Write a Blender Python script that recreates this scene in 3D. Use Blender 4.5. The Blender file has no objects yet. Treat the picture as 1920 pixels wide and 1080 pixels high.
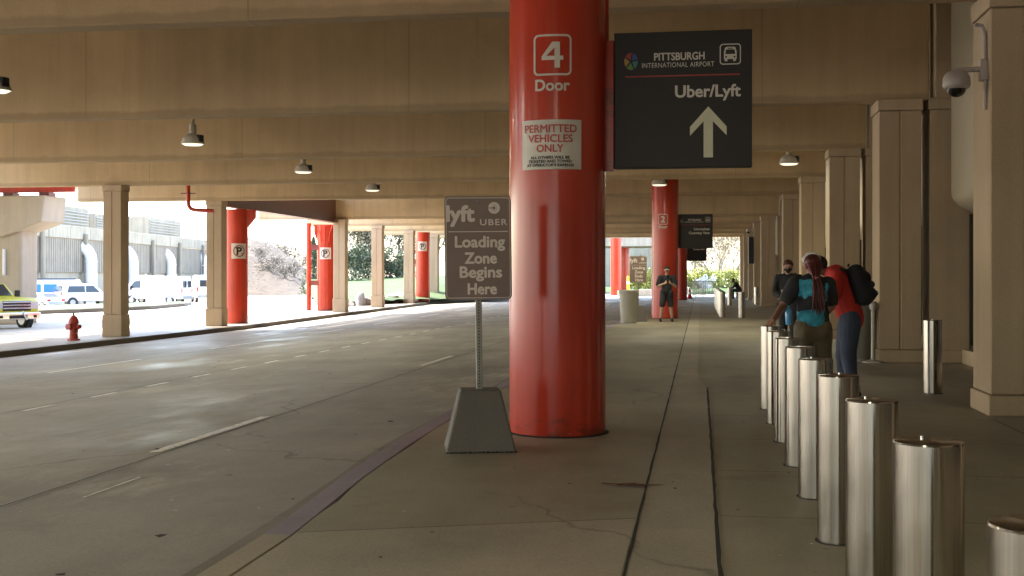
import bpy, bmesh, math, random
from math import radians as R, sin, cos, pi, atan2, sqrt
from mathutils import Vector, Matrix
random.seed(7)
sc = bpy.context.scene
col = sc.collection

# ---------------------------------------------------------------- camera, sky, sun, exposure
YAW = R(8.89)
cd = bpy.data.cameras.new('camera'); cam = bpy.data.objects.new('camera', cd); col.objects.link(cam)
cam.location = (0, 0, 1.43); cam.rotation_euler = (R(90), 0, YAW)
cd.sensor_width = 36; cd.lens = 42.19; cd.shift_y = -21/1920; cd.clip_start = 0.05; cd.clip_end = 3000
sc.camera = cam
SUN_EL, SUN_AZ = R(55), R(290)          # azimuth the sun stands at, clockwise from +Y: over the open side, a little behind
w = bpy.data.worlds.new("World"); sc.world = w; w.use_nodes = True
nt = w.node_tree; bg = nt.nodes['Background']
sky = nt.nodes.new('ShaderNodeTexSky'); sky.sky_type = 'NISHITA'; sky.sun_disc = False
sky.sun_elevation = SUN_EL; sky.sun_rotation = SUN_AZ; sky.dust_density = 2.0
nt.links.new(sky.outputs[0], bg.inputs[0]); bg.inputs[1].default_value = 0.15
ld = bpy.data.lights.new('sun', 'SUN'); ld.energy = 2.0; ld.angle = R(0.5); ld.color = (1, .92, .80)
sun = bpy.data.objects.new('sun', ld); col.objects.link(sun)
sv = Vector((sin(SUN_AZ)*cos(SUN_EL), cos(SUN_AZ)*cos(SUN_EL), sin(SUN_EL)))
sun.rotation_euler = sv.to_track_quat('Z', 'Y').to_euler()
sc.view_settings.view_transform = 'Standard'; sc.view_settings.look = 'None'
sc.view_settings.exposure = 3.35; sc.view_settings.gamma = 1
sc.render.engine = 'CYCLES'
sc.cycles.max_bounces = 12; sc.cycles.diffuse_bounces = 7; sc.cycles.glossy_bounces = 5
sc.cycles.use_denoising = True
sc.cycles.sample_clamp_indirect = 8

# ---------------------------------------------------------------- helpers
def tag(o, label=None, cat=None, group=None, kind=None):
    for k, v in (('label', label), ('category', cat), ('group', group), ('kind', kind)):
        if v: o[k] = v
    return o
def empty(name, loc=(0, 0, 0), rz=0, label=None, cat=None, group=None):
    o = bpy.data.objects.new(name, None); col.objects.link(o); o.empty_display_size = .2
    o.location = loc; o.rotation_euler = (0, 0, rz)
    return tag(o, label, cat, group)
def kids(o): return [c for c in col.objects if c.parent == o]
def copy_tree(o, parent=None):
    c = o.copy(); col.objects.link(c)
    if parent: c.parent = parent
    for ch in kids(o):
        if ch is not c: copy_tree(ch, c)
    return c
def W(px, d, z=0.0):
    """world point at camera depth d metres, px = horizontal measure in the survey picture"""
    xc = (px-960)*d/2250
    return Vector((xc*cos(YAW)-d*sin(YAW), xc*sin(YAW)+d*cos(YAW), z))

class MB:
    def __init__(s): s.v = []; s.f = []; s.mi = []; s.cur = 0
    def add(s, vs, fs):
        b = len(s.v); s.v += [tuple(p) for p in vs]
        for f in fs: s.f.append([b+i for i in f]); s.mi.append(s.cur)
        return s
    def box(s, a, b):
        x0, y0, z0 = a; x1, y1, z1 = b
        return s.add([(x0,y0,z0),(x1,y0,z0),(x1,y1,z0),(x0,y1,z0),(x0,y0,z1),(x1,y0,z1),(x1,y1,z1),(x0,y1,z1)],
                     [(0,3,2,1),(4,5,6,7),(0,1,5,4),(1,2,6,5),(2,3,7,6),(3,0,4,7)])
    def frustum(s, c, w0, d0, w1, d1, z0, z1):
        x, y = c
        vs = [(x+a*w/2, y+b*d/2, z) for w, d, z in ((w0,d0,z0),(w1,d1,z1)) for a, b in ((-1,-1),(1,-1),(1,1),(-1,1))]
        return s.add(vs, [(0,3,2,1),(4,5,6,7),(0,1,5,4),(1,2,6,5),(2,3,7,6),(3,0,4,7)])
    def lathe(s, prof, n=32, c=(0, 0), caps=True, M=None):
        vs = []; fs = []
        for r, z in prof:
            for i in range(n):
                a = 2*pi*i/n; p = Vector((c[0]+r*cos(a), c[1]+r*sin(a), z)); vs.append(M @ p if M else p)
        for k in range(len(prof)-1):
            for i in range(n):
                j = (i+1) % n; fs.append((k*n+i, k*n+j, (k+1)*n+j, (k+1)*n+i))
        if caps:
            fs.append(list(range(n-1, -1, -1))); fs.append([(len(prof)-1)*n+i for i in range(n)])
        return s.add(vs, fs)
    def tube(s, pts, r, n=10, caps=True):
        pts = [Vector(p) for p in pts]; rs = r if isinstance(r, (list, tuple)) else [r]*len(pts)
        vs = []; fs = []; up = None
        for k, p in enumerate(pts):
            t = (pts[min(k+1, len(pts)-1)]-pts[max(k-1, 0)]).normalized()
            if up is None: up = Vector((0,0,1)) if abs(t.z) < .9 else Vector((1,0,0))
            u = t.cross(up).normalized(); v = u.cross(t).normalized(); up = v
            for i in range(n):
                a = 2*pi*i/n; vs.append(p+u*rs[k]*cos(a)+v*rs[k]*sin(a))
        for k in range(len(pts)-1):
            for i in range(n):
                j = (i+1) % n; fs.append((k*n+i, k*n+j, (k+1)*n+j, (k+1)*n+i))
        if caps:
            fs.append(list(range(n-1, -1, -1))); fs.append([(len(pts)-1)*n+i for i in range(n)])
        return s.add(vs, fs)
    def prism(s, poly, y0, y1, M=None):
        """polygon in (x,z) extruded along y"""
        n = len(poly); vs = [Vector((x, y0, z)) for x, z in poly]+[Vector((x, y1, z)) for x, z in poly]
        if M: vs = [M @ v for v in vs]
        return s.add(vs, [list(range(n)), list(range(2*n-1, n-1, -1))]+[(i, i+n, (i+1) % n+n, (i+1) % n) for i in range(n)])
    def build(s, name, mat, parent=None, smooth=None, bevel=0, seg=2, loc=None):
        me = bpy.data.meshes.new(name); me.from_pydata([tuple(v) for v in s.v], [], s.f)
        mats = mat if isinstance(mat, (list, tuple)) else [mat]
        for m in mats: me.materials.append(m)
        if len(mats) > 1:
            for p, i in zip(me.polygons, s.mi): p.material_index = i
        bm = bmesh.new(); bm.from_mesh(me); bmesh.ops.recalc_face_normals(bm, faces=bm.faces)
        if bevel:
            es = [e for e in bm.edges if len(e.link_faces) == 2 and e.calc_face_angle(0) > R(28)]
            bmesh.ops.bevel(bm, geom=es, offset=bevel, segments=seg, profile=.5, affect='EDGES', clamp_overlap=True)
        bm.to_mesh(me); bm.free()
        if smooth:
            me.shade_smooth(); me.set_sharp_from_angle(angle=R(smooth))
        o = bpy.data.objects.new(name, me); col.objects.link(o)
        if parent: o.parent = parent
        if loc: o.location = loc
        return o
def mesh_obj(name, me, mat, parent=None):
    o = bpy.data.objects.new(name, me); col.objects.link(o)
    if mat: me.materials.clear(); me.materials.append(mat)
    if parent: o.parent = parent
    return o

_tc = {}
def text_geo(s, size=1, bold=0.0, space=1.0):
    """flat triangulated lettering, centred on its own box: verts (x,y), faces, width, height"""
    k = (s, size, bold, space)
    if k in _tc: return _tc[k]
    c = bpy.data.curves.new('t', 'FONT'); c.body = s; c.size = size; c.offset = bold; c.space_character = space
    c.resolution_u = 4; c.fill_mode = 'BOTH'
    o = bpy.data.objects.new('t', c); col.objects.link(o)
    dg = bpy.context.evaluated_depsgraph_get(); dg.update()
    me = o.evaluated_get(dg).to_mesh()
    vs = [tuple(v.co)[:2] for v in me.vertices]; fs = [list(p.vertices) for p in me.polygons]
    o.evaluated_get(dg).to_mesh_clear(); bpy.data.objects.remove(o); bpy.data.curves.remove(c)
    x0 = min(v[0] for v in vs); x1 = max(v[0] for v in vs); y0 = min(v[1] for v in vs); y1 = max(v[1] for v in vs)
    vs = [(x-(x0+x1)/2, y-(y0+y1)/2) for x, y in vs]
    _tc[k] = (vs, fs, x1-x0, y1-y0); return _tc[k]
def put_text(mb, s, cx, cy, w=None, h=None, bold=0.0, space=1.0, f=None, fat=0):
    """lettering fitted to width w and height h at (cx,cy) on a surface map f(x,y)->point"""
    vs, fs, tw, th = text_geo(s, 1, bold, space)
    sx = w/tw if w else None; sy = h/th if h else None
    sx = sx or sy; sy = sy or sx
    k = 0
    for dx, dy in ([(0, 0)] if not fat else [(0, 0)]+[(fat*cos(R(q)), fat*sin(R(q))) for q in range(0, 360, 45)]):
        mb.add([f(cx+x*sx+dx, cy+y*sy+dy, .0002*k) for x, y in vs], fs); k += 1
def put_quad(mb, x0, y0, x1, y1, f, n=1):
    vs = []; fs = []
    for i in range(n+1):
        x = x0+(x1-x0)*i/n; vs += [f(x, y0), f(x, y1)]
    for i in range(n): fs.append((2*i, 2*i+2, 2*i+3, 2*i+1))
    mb.add(vs, fs)
def rrect(w, h, r, n=5):
    p = []
    for cx, cy, a0 in ((w/2-r, h/2-r, 0), (-w/2+r, h/2-r, 90), (-w/2+r, -h/2+r, 180), (w/2-r, -h/2+r, 270)):
        for i in range(n+1):
            a = R(a0+90*i/n); p.append((cx+r*cos(a), cy+r*sin(a)))
    return p
def put_ring(mb, outer, inner, cx, cy, f):
    n = len(outer)
    mb.add([f(cx+x, cy+y) for x, y in outer]+[f(cx+x, cy+y) for x, y in inner], [(i, (i+1) % n, n+(i+1) % n, n+i) for i in range(n)])
def put_poly(mb, pts, f): mb.add([f(x, y) for x, y in pts], [list(range(len(pts)))])
def circ(r, n=24, a0=0, a1=360): return [(r*cos(R(a0+(a1-a0)*i/n)), r*sin(R(a0+(a1-a0)*i/n))) for i in range(n if a1-a0 == 360 else n+1)]

# ---------------------------------------------------------------- materials
class NT:
    def __init__(s, name):
        s.m = bpy.data.materials.new(name); s.m.use_nodes = True; s.t = s.m.node_tree; s.b = s.t.nodes['Principled BSDF']
    def n(s, typ, **kw):
        nd = s.t.nodes.new(typ)
        for k, v in kw.items():
            if k.startswith('i_'):
                key = k[2:]; key = int(key) if key.isdigit() else key
                nd.inputs[key].default_value = v
            else: setattr(nd, k, v)
        return nd
    def l(s, a, b): s.t.links.new(a, b)
    def coord(s, scale=(1,1,1), kind='Object'):
        tc = s.n('ShaderNodeTexCoord'); mp = s.n('ShaderNodeMapping'); mp.inputs['Scale'].default_value = scale
        s.l(tc.outputs[kind], mp.inputs[0]); return mp.outputs[0]
    def noise(s, scale, detail=4, co=None, rough=.55):
        nd = s.n('ShaderNodeTexNoise'); nd.inputs['Scale'].default_value = scale; nd.inputs['Detail'].default_value = detail
        nd.inputs['Roughness'].default_value = rough
        if co is not None: s.l(co, nd.inputs['Vector'])
        return nd.outputs[0]
    def ramp(s, fac, stops):
        nd = s.n('ShaderNodeValToRGB'); e = nd.color_ramp.elements
        while len(e) < len(stops): e.new(.5)
        for el, (p, c) in zip(e, stops): el.position = p; el.color = (c, c, c, 1) if isinstance(c, (int, float)) else tuple(c)+(1,)
        s.l(fac, nd.inputs[0]); return nd.outputs[0]
    def mix(s, fac, a, b, mode='MIX'):
        nd = s.n('ShaderNodeMix', data_type='RGBA', blend_type=mode)
        for x, i in ((fac, 0), (a, 6), (b, 7)):
            if isinstance(x, (int, float)): nd.inputs[i].default_value = x if i == 0 else (x, x, x, 1)
            elif isinstance(x, tuple): nd.inputs[i].default_value = x+(1,)
            else: s.l(x, nd.inputs[i])
        return nd.outputs[2]
    def math(s, op, a, b=None):
        nd = s.n('ShaderNodeMath', operation=op)
        for i, x in enumerate((a, b)):
            if x is None: continue
            if isinstance(x, (int, float)): nd.inputs[i].default_value = x
            else: s.l(x, nd.inputs[i])
        return nd.outputs[0]
    def bump(s, h, strength=.2, dist=.01):
        nd = s.n('ShaderNodeBump'); nd.inputs['Strength'].default_value = strength; nd.inputs['Distance'].default_value = dist
        s.l(h, nd.inputs['Height']); s.l(nd.outputs[0], s.b.inputs['Normal'])
    def done(s, color=None, rough=None, metal=None, spec=None):
        for x, k in ((color, 'Base Color'), (rough, 'Roughness'), (metal, 'Metallic'), (spec, 'Specular IOR Level')):
            if x is None: continue
            if isinstance(x, (int, float)): s.b.inputs[k].default_value = x
            elif isinstance(x, tuple): s.b.inputs[k].default_value = x+(1,)
            else: s.l(x, s.b.inputs[k])
        return s.m
def plain(name, c, rough=.5, metal=0, var=.12, scale=6, spec=None):
    k = NT(name); co = k.coord()
    f = k.ramp(k.noise(scale, 5, co), [(.3, 1-var), (.7, 1+var*.4)])
    return k.done(k.mix(1, c, f, 'MULTIPLY'), rough, metal, spec)
def concrete(name, c, dark=.72, streak=.8, rough=.85, big=.5, edge=0):
    k = NT(name); co = k.coord(); cs = k.coord((2.2, 2.2, .10))
    a = k.ramp(k.noise(big, 6, co, .6), [(.3, dark), (.68, 1.06)])
    s = k.ramp(k.noise(1.6, 5, cs, .65), [(.36, streak), (.55, 1.0), (.75, 1.05)])
    fine = k.noise(40, 4, co)
    f = k.ramp(fine, [(.3, .92), (.7, 1.04)])
    cc = k.mix(1, k.mix(1, k.mix(1, c, a, 'MULTIPLY'), s, 'MULTIPLY'), f, 'MULTIPLY')
    cd_ = k.coord((7, 7, .45)); dr = k.ramp(k.noise(1.1, 6, cd_, .7), [(.60, 0.0), (.70, .30)])
    msk = k.ramp(k.noise(.35, 3, co), [(.45, 0.0), (.6, 1.0)])
    cc = k.mix(k.math('MULTIPLY', dr, msk), cc, tuple(x*.45 for x in c))
    pt = k.ramp(k.noise(.8, 2, k.coord((.6, .6, .9))), [(.60, 0.0), (.61, .10)])
    cc = k.mix(pt, cc, tuple(min(1, x*1.3) for x in c))
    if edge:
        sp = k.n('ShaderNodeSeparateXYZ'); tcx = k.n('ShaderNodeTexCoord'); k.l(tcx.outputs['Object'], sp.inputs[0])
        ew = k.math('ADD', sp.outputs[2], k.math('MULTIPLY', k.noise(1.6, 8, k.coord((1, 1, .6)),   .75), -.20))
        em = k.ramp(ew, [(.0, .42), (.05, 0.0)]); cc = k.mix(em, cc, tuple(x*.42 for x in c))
        jt = k.math('LESS_THAN', k.math('ABSOLUTE', k.math('SUBTRACT', k.math('FRACT', k.math('ADD', k.math('MULTIPLY', sp.outputs[0], .1613), .33)), .5)), .0012)
        cc = k.mix(k.math('MULTIPLY', jt, .6), cc, tuple(x*.4 for x in c))
    k.bump(fine, .15, .006)
    return k.done(cc, rough)
def floor_mat(name, c, r0, r1, dark=.7, spots=True, dirt=(.5, .44, .36), salt=0):
    k = NT(name); co = k.coord(); cl = k.coord((.55, .16, 1))
    a = k.ramp(k.noise(.35, 7, co, .62), [(.3, dark), (.7, 1.08)])
    st = k.ramp(k.noise(1.4, 6, cl, .65), [(.3, .8), (.62, 1.05)])
    fine = k.noise(55, 5, co, .7)
    f = k.ramp(fine, [(.28, .78), (.72, 1.16)])
    cc = k.mix(1, k.mix(1, k.mix(1, c, a, 'MULTIPLY'), st, 'MULTIPLY'), f, 'MULTIPLY')
    if spots:
        v = k.n('ShaderNodeTexVoronoi'); v.inputs['Scale'].default_value = 1.7; v.inputs['Randomness'].default_value = 1; k.l(co, v.inputs['Vector'])
        wob = k.math('ADD', v.outputs['Distance'], k.math('MULTIPLY', k.noise(30, 3, co), .03))
        m = k.ramp(wob, [(.045, 1.0), (.06, 0.0)])
        cc = k.mix(k.math('MULTIPLY', m, .55), cc, tuple(x*.35 for x in c))
        v2 = k.n('ShaderNodeTexVoronoi'); v2.inputs['Scale'].default_value = .9; k.l(co, v2.inputs['Vector'])
        m2 = k.ramp(v2.outputs['Distance'], [(.022, 1.0), (.03, 0.0)])
        cc = k.mix(k.math('MULTIPLY', m2, .7), cc, tuple(min(1, x*2.4) for x in c))
    if spots:
        vc = k.n('ShaderNodeTexVoronoi', feature='DISTANCE_TO_EDGE'); vc.inputs['Scale'].default_value = .13
        wv = k.n('ShaderNodeMix', data_type='VECTOR'); wv.inputs[0].default_value = .5
        nz = k.n('ShaderNodeTexNoise'); nz.inputs['Scale'].default_value = 1.2; nz.inputs['Detail'].default_value = 6; k.l(co, nz.inputs['Vector'])
        va = k.n('ShaderNodeVectorMath', operation='ADD'); vm = k.n('ShaderNodeVectorMath', operation='SCALE'); vm.inputs['Scale'].default_value = .9
        k.l(nz.outputs['Color'], vm.inputs[0]); k.l(co, va.inputs[0]); k.l(vm.outputs[0], va.inputs[1]); k.l(va.outputs[0], vc.inputs['Vector'])
        ck = k.ramp(vc.outputs['Distance'], [(.0012, 1.0), (.0025, 0.0)]); cm_ = k.ramp(k.noise(.25, 2, co), [(.5, 0.0), (.56, .65)])
        cc = k.mix(k.math('MULTIPLY', ck, cm_), cc, tuple(x*.25 for x in c))
    sta = k.ramp(k.noise(.9, 8, co, .7), [(.56, 0.0), (.72, .55)])
    cc = k.mix(sta, cc, tuple(x*y for x, y in zip(c, dirt)))
    rr = k.ramp(k.noise(.5, 7, cl, .65), [(.35, r0), (.65, r1)])
    if salt:
        cz = k.coord((.9, .35, 1)); sa = k.ramp(k.noise(.55, 9, cz, .72), [(.56, 0.0), (.66, 1.0)])
        cc = k.mix(k.math('MULTIPLY', sa, .55*salt), cc, tuple(min(1, x*1.75) for x in c))
        rr = k.math('SUBTRACT', rr, k.math('MULTIPLY', k.ramp(k.noise(.42, 9, cz, .7), [(.52, 0.0), (.64, 1.0)]), .26))
    k.bump(fine, .12, .004)
    return k.done(cc, rr)

M = {}
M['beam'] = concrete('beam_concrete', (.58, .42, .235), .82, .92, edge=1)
M['pillar'] = concrete('pillar_concrete', (.46, .345, .22), .85, .93)
M['cladding'] = plain('cladding_panel', (.43, .37, .265), .5, var=.06, scale=1.5)
M['slab'] = concrete('slab_concrete', (.42, .35, .25))
M['walk'] = floor_mat('walkway_concrete', (.42, .375, .27), .45, .75)
M['walk2'] = floor_mat('walkway_concrete_pale', (.52, .46, .35), .5, .78)
M['road'] = floor_mat('road_concrete', (.39, .355, .29), .55, .78, salt=1)
M['pave'] = floor_mat('pavement_concrete', (.30, .26, .2), .5, .8)
M['ground'] = floor_mat('outer_ground', (.46, .42, .34), .7, .9, .85, False)
M['kerb'] = floor_mat('kerb_concrete', (.50, .43, .32), .6, .8, spots=False)
M['kerbpaint'] = floor_mat('kerb_faded_paint', (.36, .30, .36), .5, .75, .85, False)
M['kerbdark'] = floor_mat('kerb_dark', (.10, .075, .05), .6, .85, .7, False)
M['gutter'] = floor_mat('gutter_concrete', (.27, .235, .185), .5, .8)
M['groove'] = plain('joint_sealant', (.035, .032, .026), .9, var=.3, scale=20)
M['line'] = NT('worn_lane_paint').m
def _line():
    k = NT('worn_lane_paint_marks'); co = k.coord()
    f = k.ramp(k.noise(9, 8, co, .75), [(.36, 0.0), (.48, 1.0)])
    return k.done(k.mix(f, (.40, .35, .27), (.85, .82, .74)), .6)
M['line'] = _line()
def red_paint(name, c, rough):
    k = NT(name); co = k.coord(); cs = k.coord((5, 5, .12))
    a = k.ramp(k.noise(.9, 5, co), [(.3, .86), (.7, 1.06)])
    s = k.ramp(k.noise(2.0, 4, cs), [(.35, .9), (.65, 1.05)])
    sc_ = k.ramp(k.noise(24, 8, co, .8), [(.70, 0.0), (.76, .5)])
    cc = k.mix(sc_, k.mix(1, k.mix(1, c, a, 'MULTIPLY'), s, 'MULTIPLY'), tuple(x*.5 for x in c))
    sp = k.n('ShaderNodeSeparateXYZ'); tcx = k.n('ShaderNodeTexCoord'); k.l(tcx.outputs['Object'], sp.inputs[0])
    low = k.ramp(sp.outputs[2], [(.02, 1.0), (.55, 0.0)]); sn = k.noise(3.2, 8, k.coord((1.2, 1.2, 3.2)), .75)
    scf = k.ramp(k.math('ADD', sn, k.math('MULTIPLY', low, .16)), [(.65, 0.0), (.72, .5)])
    cc = k.mix(k.math('MULTIPLY', scf, low), cc, (.055, .032, .025))
    chip = k.ramp(k.noise(13, 5, co, .6), [(.735, 0.0), (.745, .8)]); cc = k.mix(k.math('MULTIPLY', chip, k.ramp(sp.outputs[2], [(.3, 1.0), (1.0, .12)])), cc, (.36, .30, .25))
    r = k.ramp(k.noise(3, 5, cs), [(.3, rough*.8), (.7, rough*1.3)])
    k.bump(k.noise(7, 3, cs), .06, .01)
    k.b.inputs['Specular IOR Level'].default_value = .45
    return k.done(cc, r)
M['red'] = red_paint('red_gloss_paint', (.50, .045, .020), .19)
M['redsteel'] = plain('dark_red_steel', (.22, .035, .022), .4, var=.2)
ANR = 0.25
def steel():
    k = NT('brushed_steel'); co = k.coord(); cs = k.coord((60, 60, 1.2)); cr = k.coord((2, 2, 220))
    a = k.ramp(k.noise(2, 5, cs), [(.35, .78), (.65, 1.0)])
    sm = k.noise(6, 7, co, .7)
    d = k.ramp(sm, [(.70, 0.0), (.82, .15)])
    r = k.math('ADD', k.ramp(k.noise(5, 5, co), [(.3, .15), (.7, .21)]), k.math('MULTIPLY', d, .25))
    tg = k.n('ShaderNodeTangent', direction_type='RADIAL', axis='Z'); k.l(tg.outputs[0], k.b.inputs['Tangent'])
    k.b.inputs['Anisotropic'].default_value = .85; k.b.inputs['Anisotropic Rotation'].default_value = ANR
    sc_ = k.ramp(k.noise(3, 4, cr, .7), [(.66, 1.0), (.72, .86)])
    return k.done(k.mix(d, k.mix(1, k.mix(1, (.44, .40, .35), a, 'MULTIPLY'), sc_, 'MULTIPLY'), (.40, .34, .28)), r, 1.0)
M['steel'] = steel()
M['girder'] = plain('brown_girder_steel', (.17, .075, .05), .5, var=.15)
M['glass'] = plain('dark_glass', (.012, .011, .009), .06, var=.02)
M['frame'] = plain('bronze_frame', (.035, .026, .018), .4)
M['white'] = plain('white_paint', (.78, .78, .76), .4, var=.04)
M['black'] = plain('black_plastic', (.014, .014, .016), .5)
M['rubber'] = plain('tyre_rubber', (.02, .02, .02), .85)
M['grey'] = plain('grey_paint', (.30, .29, .27), .6)
M['chrome'] = plain('chrome', (.7, .7, .7), .15, 1, var=.05)
M['letter'] = plain('pale_lettering', (.62, .57, .48), .5, var=.06)
# ---------------------------------------------------------------- lie of the land
def lerp(a, b, t): return a+(b-a)*max(0, min(1, t))
def fall(Y): return lerp(1, .6, (Y-45)/35)
def rz(X, Y): return -(.14+(-2.65-X)*.033)*fall(Y)
KX = -17.6
def pz(X, Y): return rz(KX, Y)+.15-(KX-X)*.012
def og(X, Y):
    if X > -17: return min(rz(max(-17.6, min(-2.65, X)), Y)-.25, -.3)
    z = pz(KX, Y)-.05 - .026*max(0, -21-X)
    z = max(z, -1.25)
    t = (X+19.5)/2.5
    return lerp(z, rz(KX, Y)-.25, t) if t > 0 else z
xs = [-1600,-900,-500,-300,-200,-150,-120,-100,-80,-70,-60,-50,-44,-38,-34,-30,-27,-24,-22,-21,-19.5,-17,-14,-10,-6,-2.65,0,5,12,30,80,200,500,1500]
ys = [-1500,-600,-200,-80,-40,-20,-10,0,10,20,30,38,45,50,55,60,65,70,75,80,86,92,100,110,120,135,150,180,220,300,450,700,1200,1800]
g = MB(); g.v = [(x, y, og(x, y)) for y in ys for x in xs]; n = len(xs)
g.f = [(j*n+i, j*n+i+1, (j+1)*n+i+1, (j+1)*n+i) for j in range(len(ys)-1) for i in range(n-1)]; g.mi = [0]*len(g.f)
tag(g.build('ground', M['ground'], smooth=40), kind='structure')
def strip(name, xa, xb, ys, zf, mat, nx=6, thick=.25):
    """a paved strip whose edges may wander along y"""
    m = MB(); fa = xa if callable(xa) else (lambda y: xa); fb = xb if callable(xb) else (lambda y: xb)
    for y in ys:
        for i in range(nx+1):
            x = fa(y)+(fb(y)-fa(y))*i/nx; m.v.append((x, y, zf(x, y)))
        m.v.append((fa(y), y, zf(fa(y), y)-thick)); m.v.append((fb(y), y, zf(fb(y), y)-thick))
    k = nx+3
    for j in range(len(ys)-1):
        a = j*k; b = a+k
        for i in range(nx): m.f.append((a+i, a+i+1, b+i+1, b+i))
        m.f.append((a+nx+1, a, b, b+nx+1)); m.f.append((a+nx, a+nx+2, b+nx+2, b+nx))
    m.f.append([i for i in range(nx+1)]+[nx+2, nx+1]); e = (len(ys)-1)*k
    m.f.append([e+i for i in range(nx, -1, -1)]+[e+nx+1, e+nx+2]); m.mi = [0]*len(m.f)
    return tag(m.build(name, mat), kind='structure')
RY = [-60, 0, 15, 30, 45]+[45+2.5*i for i in range(1, 15)]+[90, 110, 150]
strip('road', KX, -2.2, RY, rz, M['road'], 10)
KP = [(-60, -2.36), (4, -2.37), (6.4, -2.40), (7.4, -2.47), (8.3, -2.54), (10, -2.61), (12.5, -2.66), (16, -2.64), (100, -2.62)]
def kx(y):
    for (y0, x0), (y1, x1) in zip(KP, KP[1:]):
        if y <= y1: return x0+(x1-x0)*(y-y0)/(y1-y0)
    return KP[-1][1]
YY = [-60, 0, 4, 5.5, 6.4, 6.9, 7.4, 7.8, 8.3, 9, 10, 11, 12.5, 14, 16, 30, 50, 70, 100]
def wob(y): return .006*sin(y*2.7)+.004*sin(y*7.1)
kw = lambda y: .155
strip('gutter', lambda y: kx(y)-.26-.03*sin(y*1.3), lambda y: kx(y), YY, lambda x, y: rz(x, y)+.008, M['gutter'], 1, .05)
walkway = strip('walkway', lambda y: kx(y)+kw(y)+.022+wob(y)*1.6, 4.4, YY, lambda x, y: 0, M['walk'], 1, .35)
kn = strip('kerb', kx, lambda y: kx(y)+kw(y), [-60, 0, 4, 5.5, 6.40], lambda x, y: -.004, M['kerb'], 1, .35)
kn2 = strip('painted_kerb', kx, lambda y: kx(y)+kw(y), [6.405, 6.9, 7.4, 7.8, 8.3, 9, 10, 11, 12.5, 14, 16, 22, 30, 50, 70, 100], lambda x, y: -.004, M['kerbpaint'], 1, .35)
# pale slabs, open joints and their dark filler: sheets lying on the walkway
def sheet(name, polys, mat, z=.004, parent=None):
    m = MB()
    for p in polys: m.add([(x, y, z) for x, y in p], [list(range(len(p)))])
    o = m.build(name, mat); tag(o, kind='structure'); return o
kin = lambda y: kx(y)+kw(y)+.03
sheet('walkway_slab', [[(kin(y), y) for y in (-13, 0, 4, 5.6, 6.42)]+[(-.372, 7.10), (-.372, -13)]], M['walk2'])
sheet('walkway_strip', [[(-.345, -13), (.088, -13), (.088, 15.6), (-.02, 17), (-.02, 99), (-.345, 99)]], M['walk2'])
def joint(pts, w, name='joint'):
    m = MB(); P = []
    for (x0, y0), (x1, y1) in zip(pts, pts[1:]):
        L = sqrt((x1-x0)**2+(y1-y0)**2); k = max(1, int(L/.25))
        for i in range(k): P.append((x0+(x1-x0)*i/k, y0+(y1-y0)*i/k))
    P.append(pts[-1]); vs = []
    for i, (x, y) in enumerate(P):
        q = P[min(i+1, len(P)-1)]; o = P[max(i-1, 0)]; d = Vector((q[0]-o[0], q[1]-o[1], 0)).normalized()
        a = random.uniform(.3, .62)*w; b = random.uniform(.3, .62)*w; s = random.uniform(-.002, .002)
        vs += [(x-d.y*(a+s), y+d.x*(a+s), .008), (x+d.y*(b-s), y-d.x*(b-s), .008)]
    m.add(vs, [(2*i, 2*i+1, 2*i+3, 2*i+2) for i in range(len(P)-1)])
    o = m.build(name, M['groove']); tag(o, kind='structure'); return o
joint([(-.357, -10), (-.357, 14), (-.355, 40), (-.355, 88)], .017)
joint([(.097, -10), (.097, 15.6)], .024)
for y in (2.1, 3.85, 5.55, 7.25, 8.95, 10.7, 12.5, 14.3, 18, 22, 26, 30): joint([(.12, y), (2.9, y+.02)], .010)
joint([(2.9, 2), (2.9, 12.6)], .012); joint([(kx(6.42)+.19, 6.42), (-.37, 7.1)], .008)
for y in (26, 33.5, 41, 48.5): joint([(-2.4, y), (-.36, y)], .012)
# lane paint and road joints on the sloping road
def on_road(name, quads, mat, dz=.006):
    m = MB()
    for x0, x1, y0, y1 in quads:
        k = max(1, int((y1-y0)/1.2)); vs = []
        for i in range(k+1):
            y = y0+(y1-y0)*i/k; vs += [(x0, y, rz(x0, y)+dz), (x1, y, rz(x1, y)+dz)]
        m.add(vs, [(2*i, 2*i+1, 2*i+3, 2*i+2) for i in range(k)])
    o = m.build(name, mat); tag(o, kind='structure'); return o
on_road('lane_dashes', [(-5.11, -4.99, 10.6, 13.5)]+[(-5.15, -5.05, 21.7+11*i, 24.5+11*i) for i in range(6)], M['line'])
on_road('short_lane_dashes', [(-8.86, -8.77, 11.1+1.78*i, 11.85+1.78*i) for i in range(38)], M['line'])
on_road('far_lane_dashes', [(-12.78, -12.66, 14+8.0*i, 18+8.0*i) for i in range(10)], M['line'])
on_road('faded_lane_dash', [(-4.50, -4.475, 8.25, 9.15)], M['line'])
m_ = M['groove']
for x in (-4.93, -8.92, -12.6): on_road('road_joint', [(x, x+.018, -12, 95)], m_, .009)
on_road('road_joint', [(-17.4, -2.75, y, y+.018) for y in (18, 33)], M['kerbdark'], .003)
# far pavement; its kerb is coloured dark to carry the shade on its face
PYs = RY[:-1]
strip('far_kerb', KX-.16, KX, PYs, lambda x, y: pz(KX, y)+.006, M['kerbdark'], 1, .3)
strip('far_pavement', -21.6, KX-.16, PYs, pz, M['pave'], 3, .3)

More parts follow.
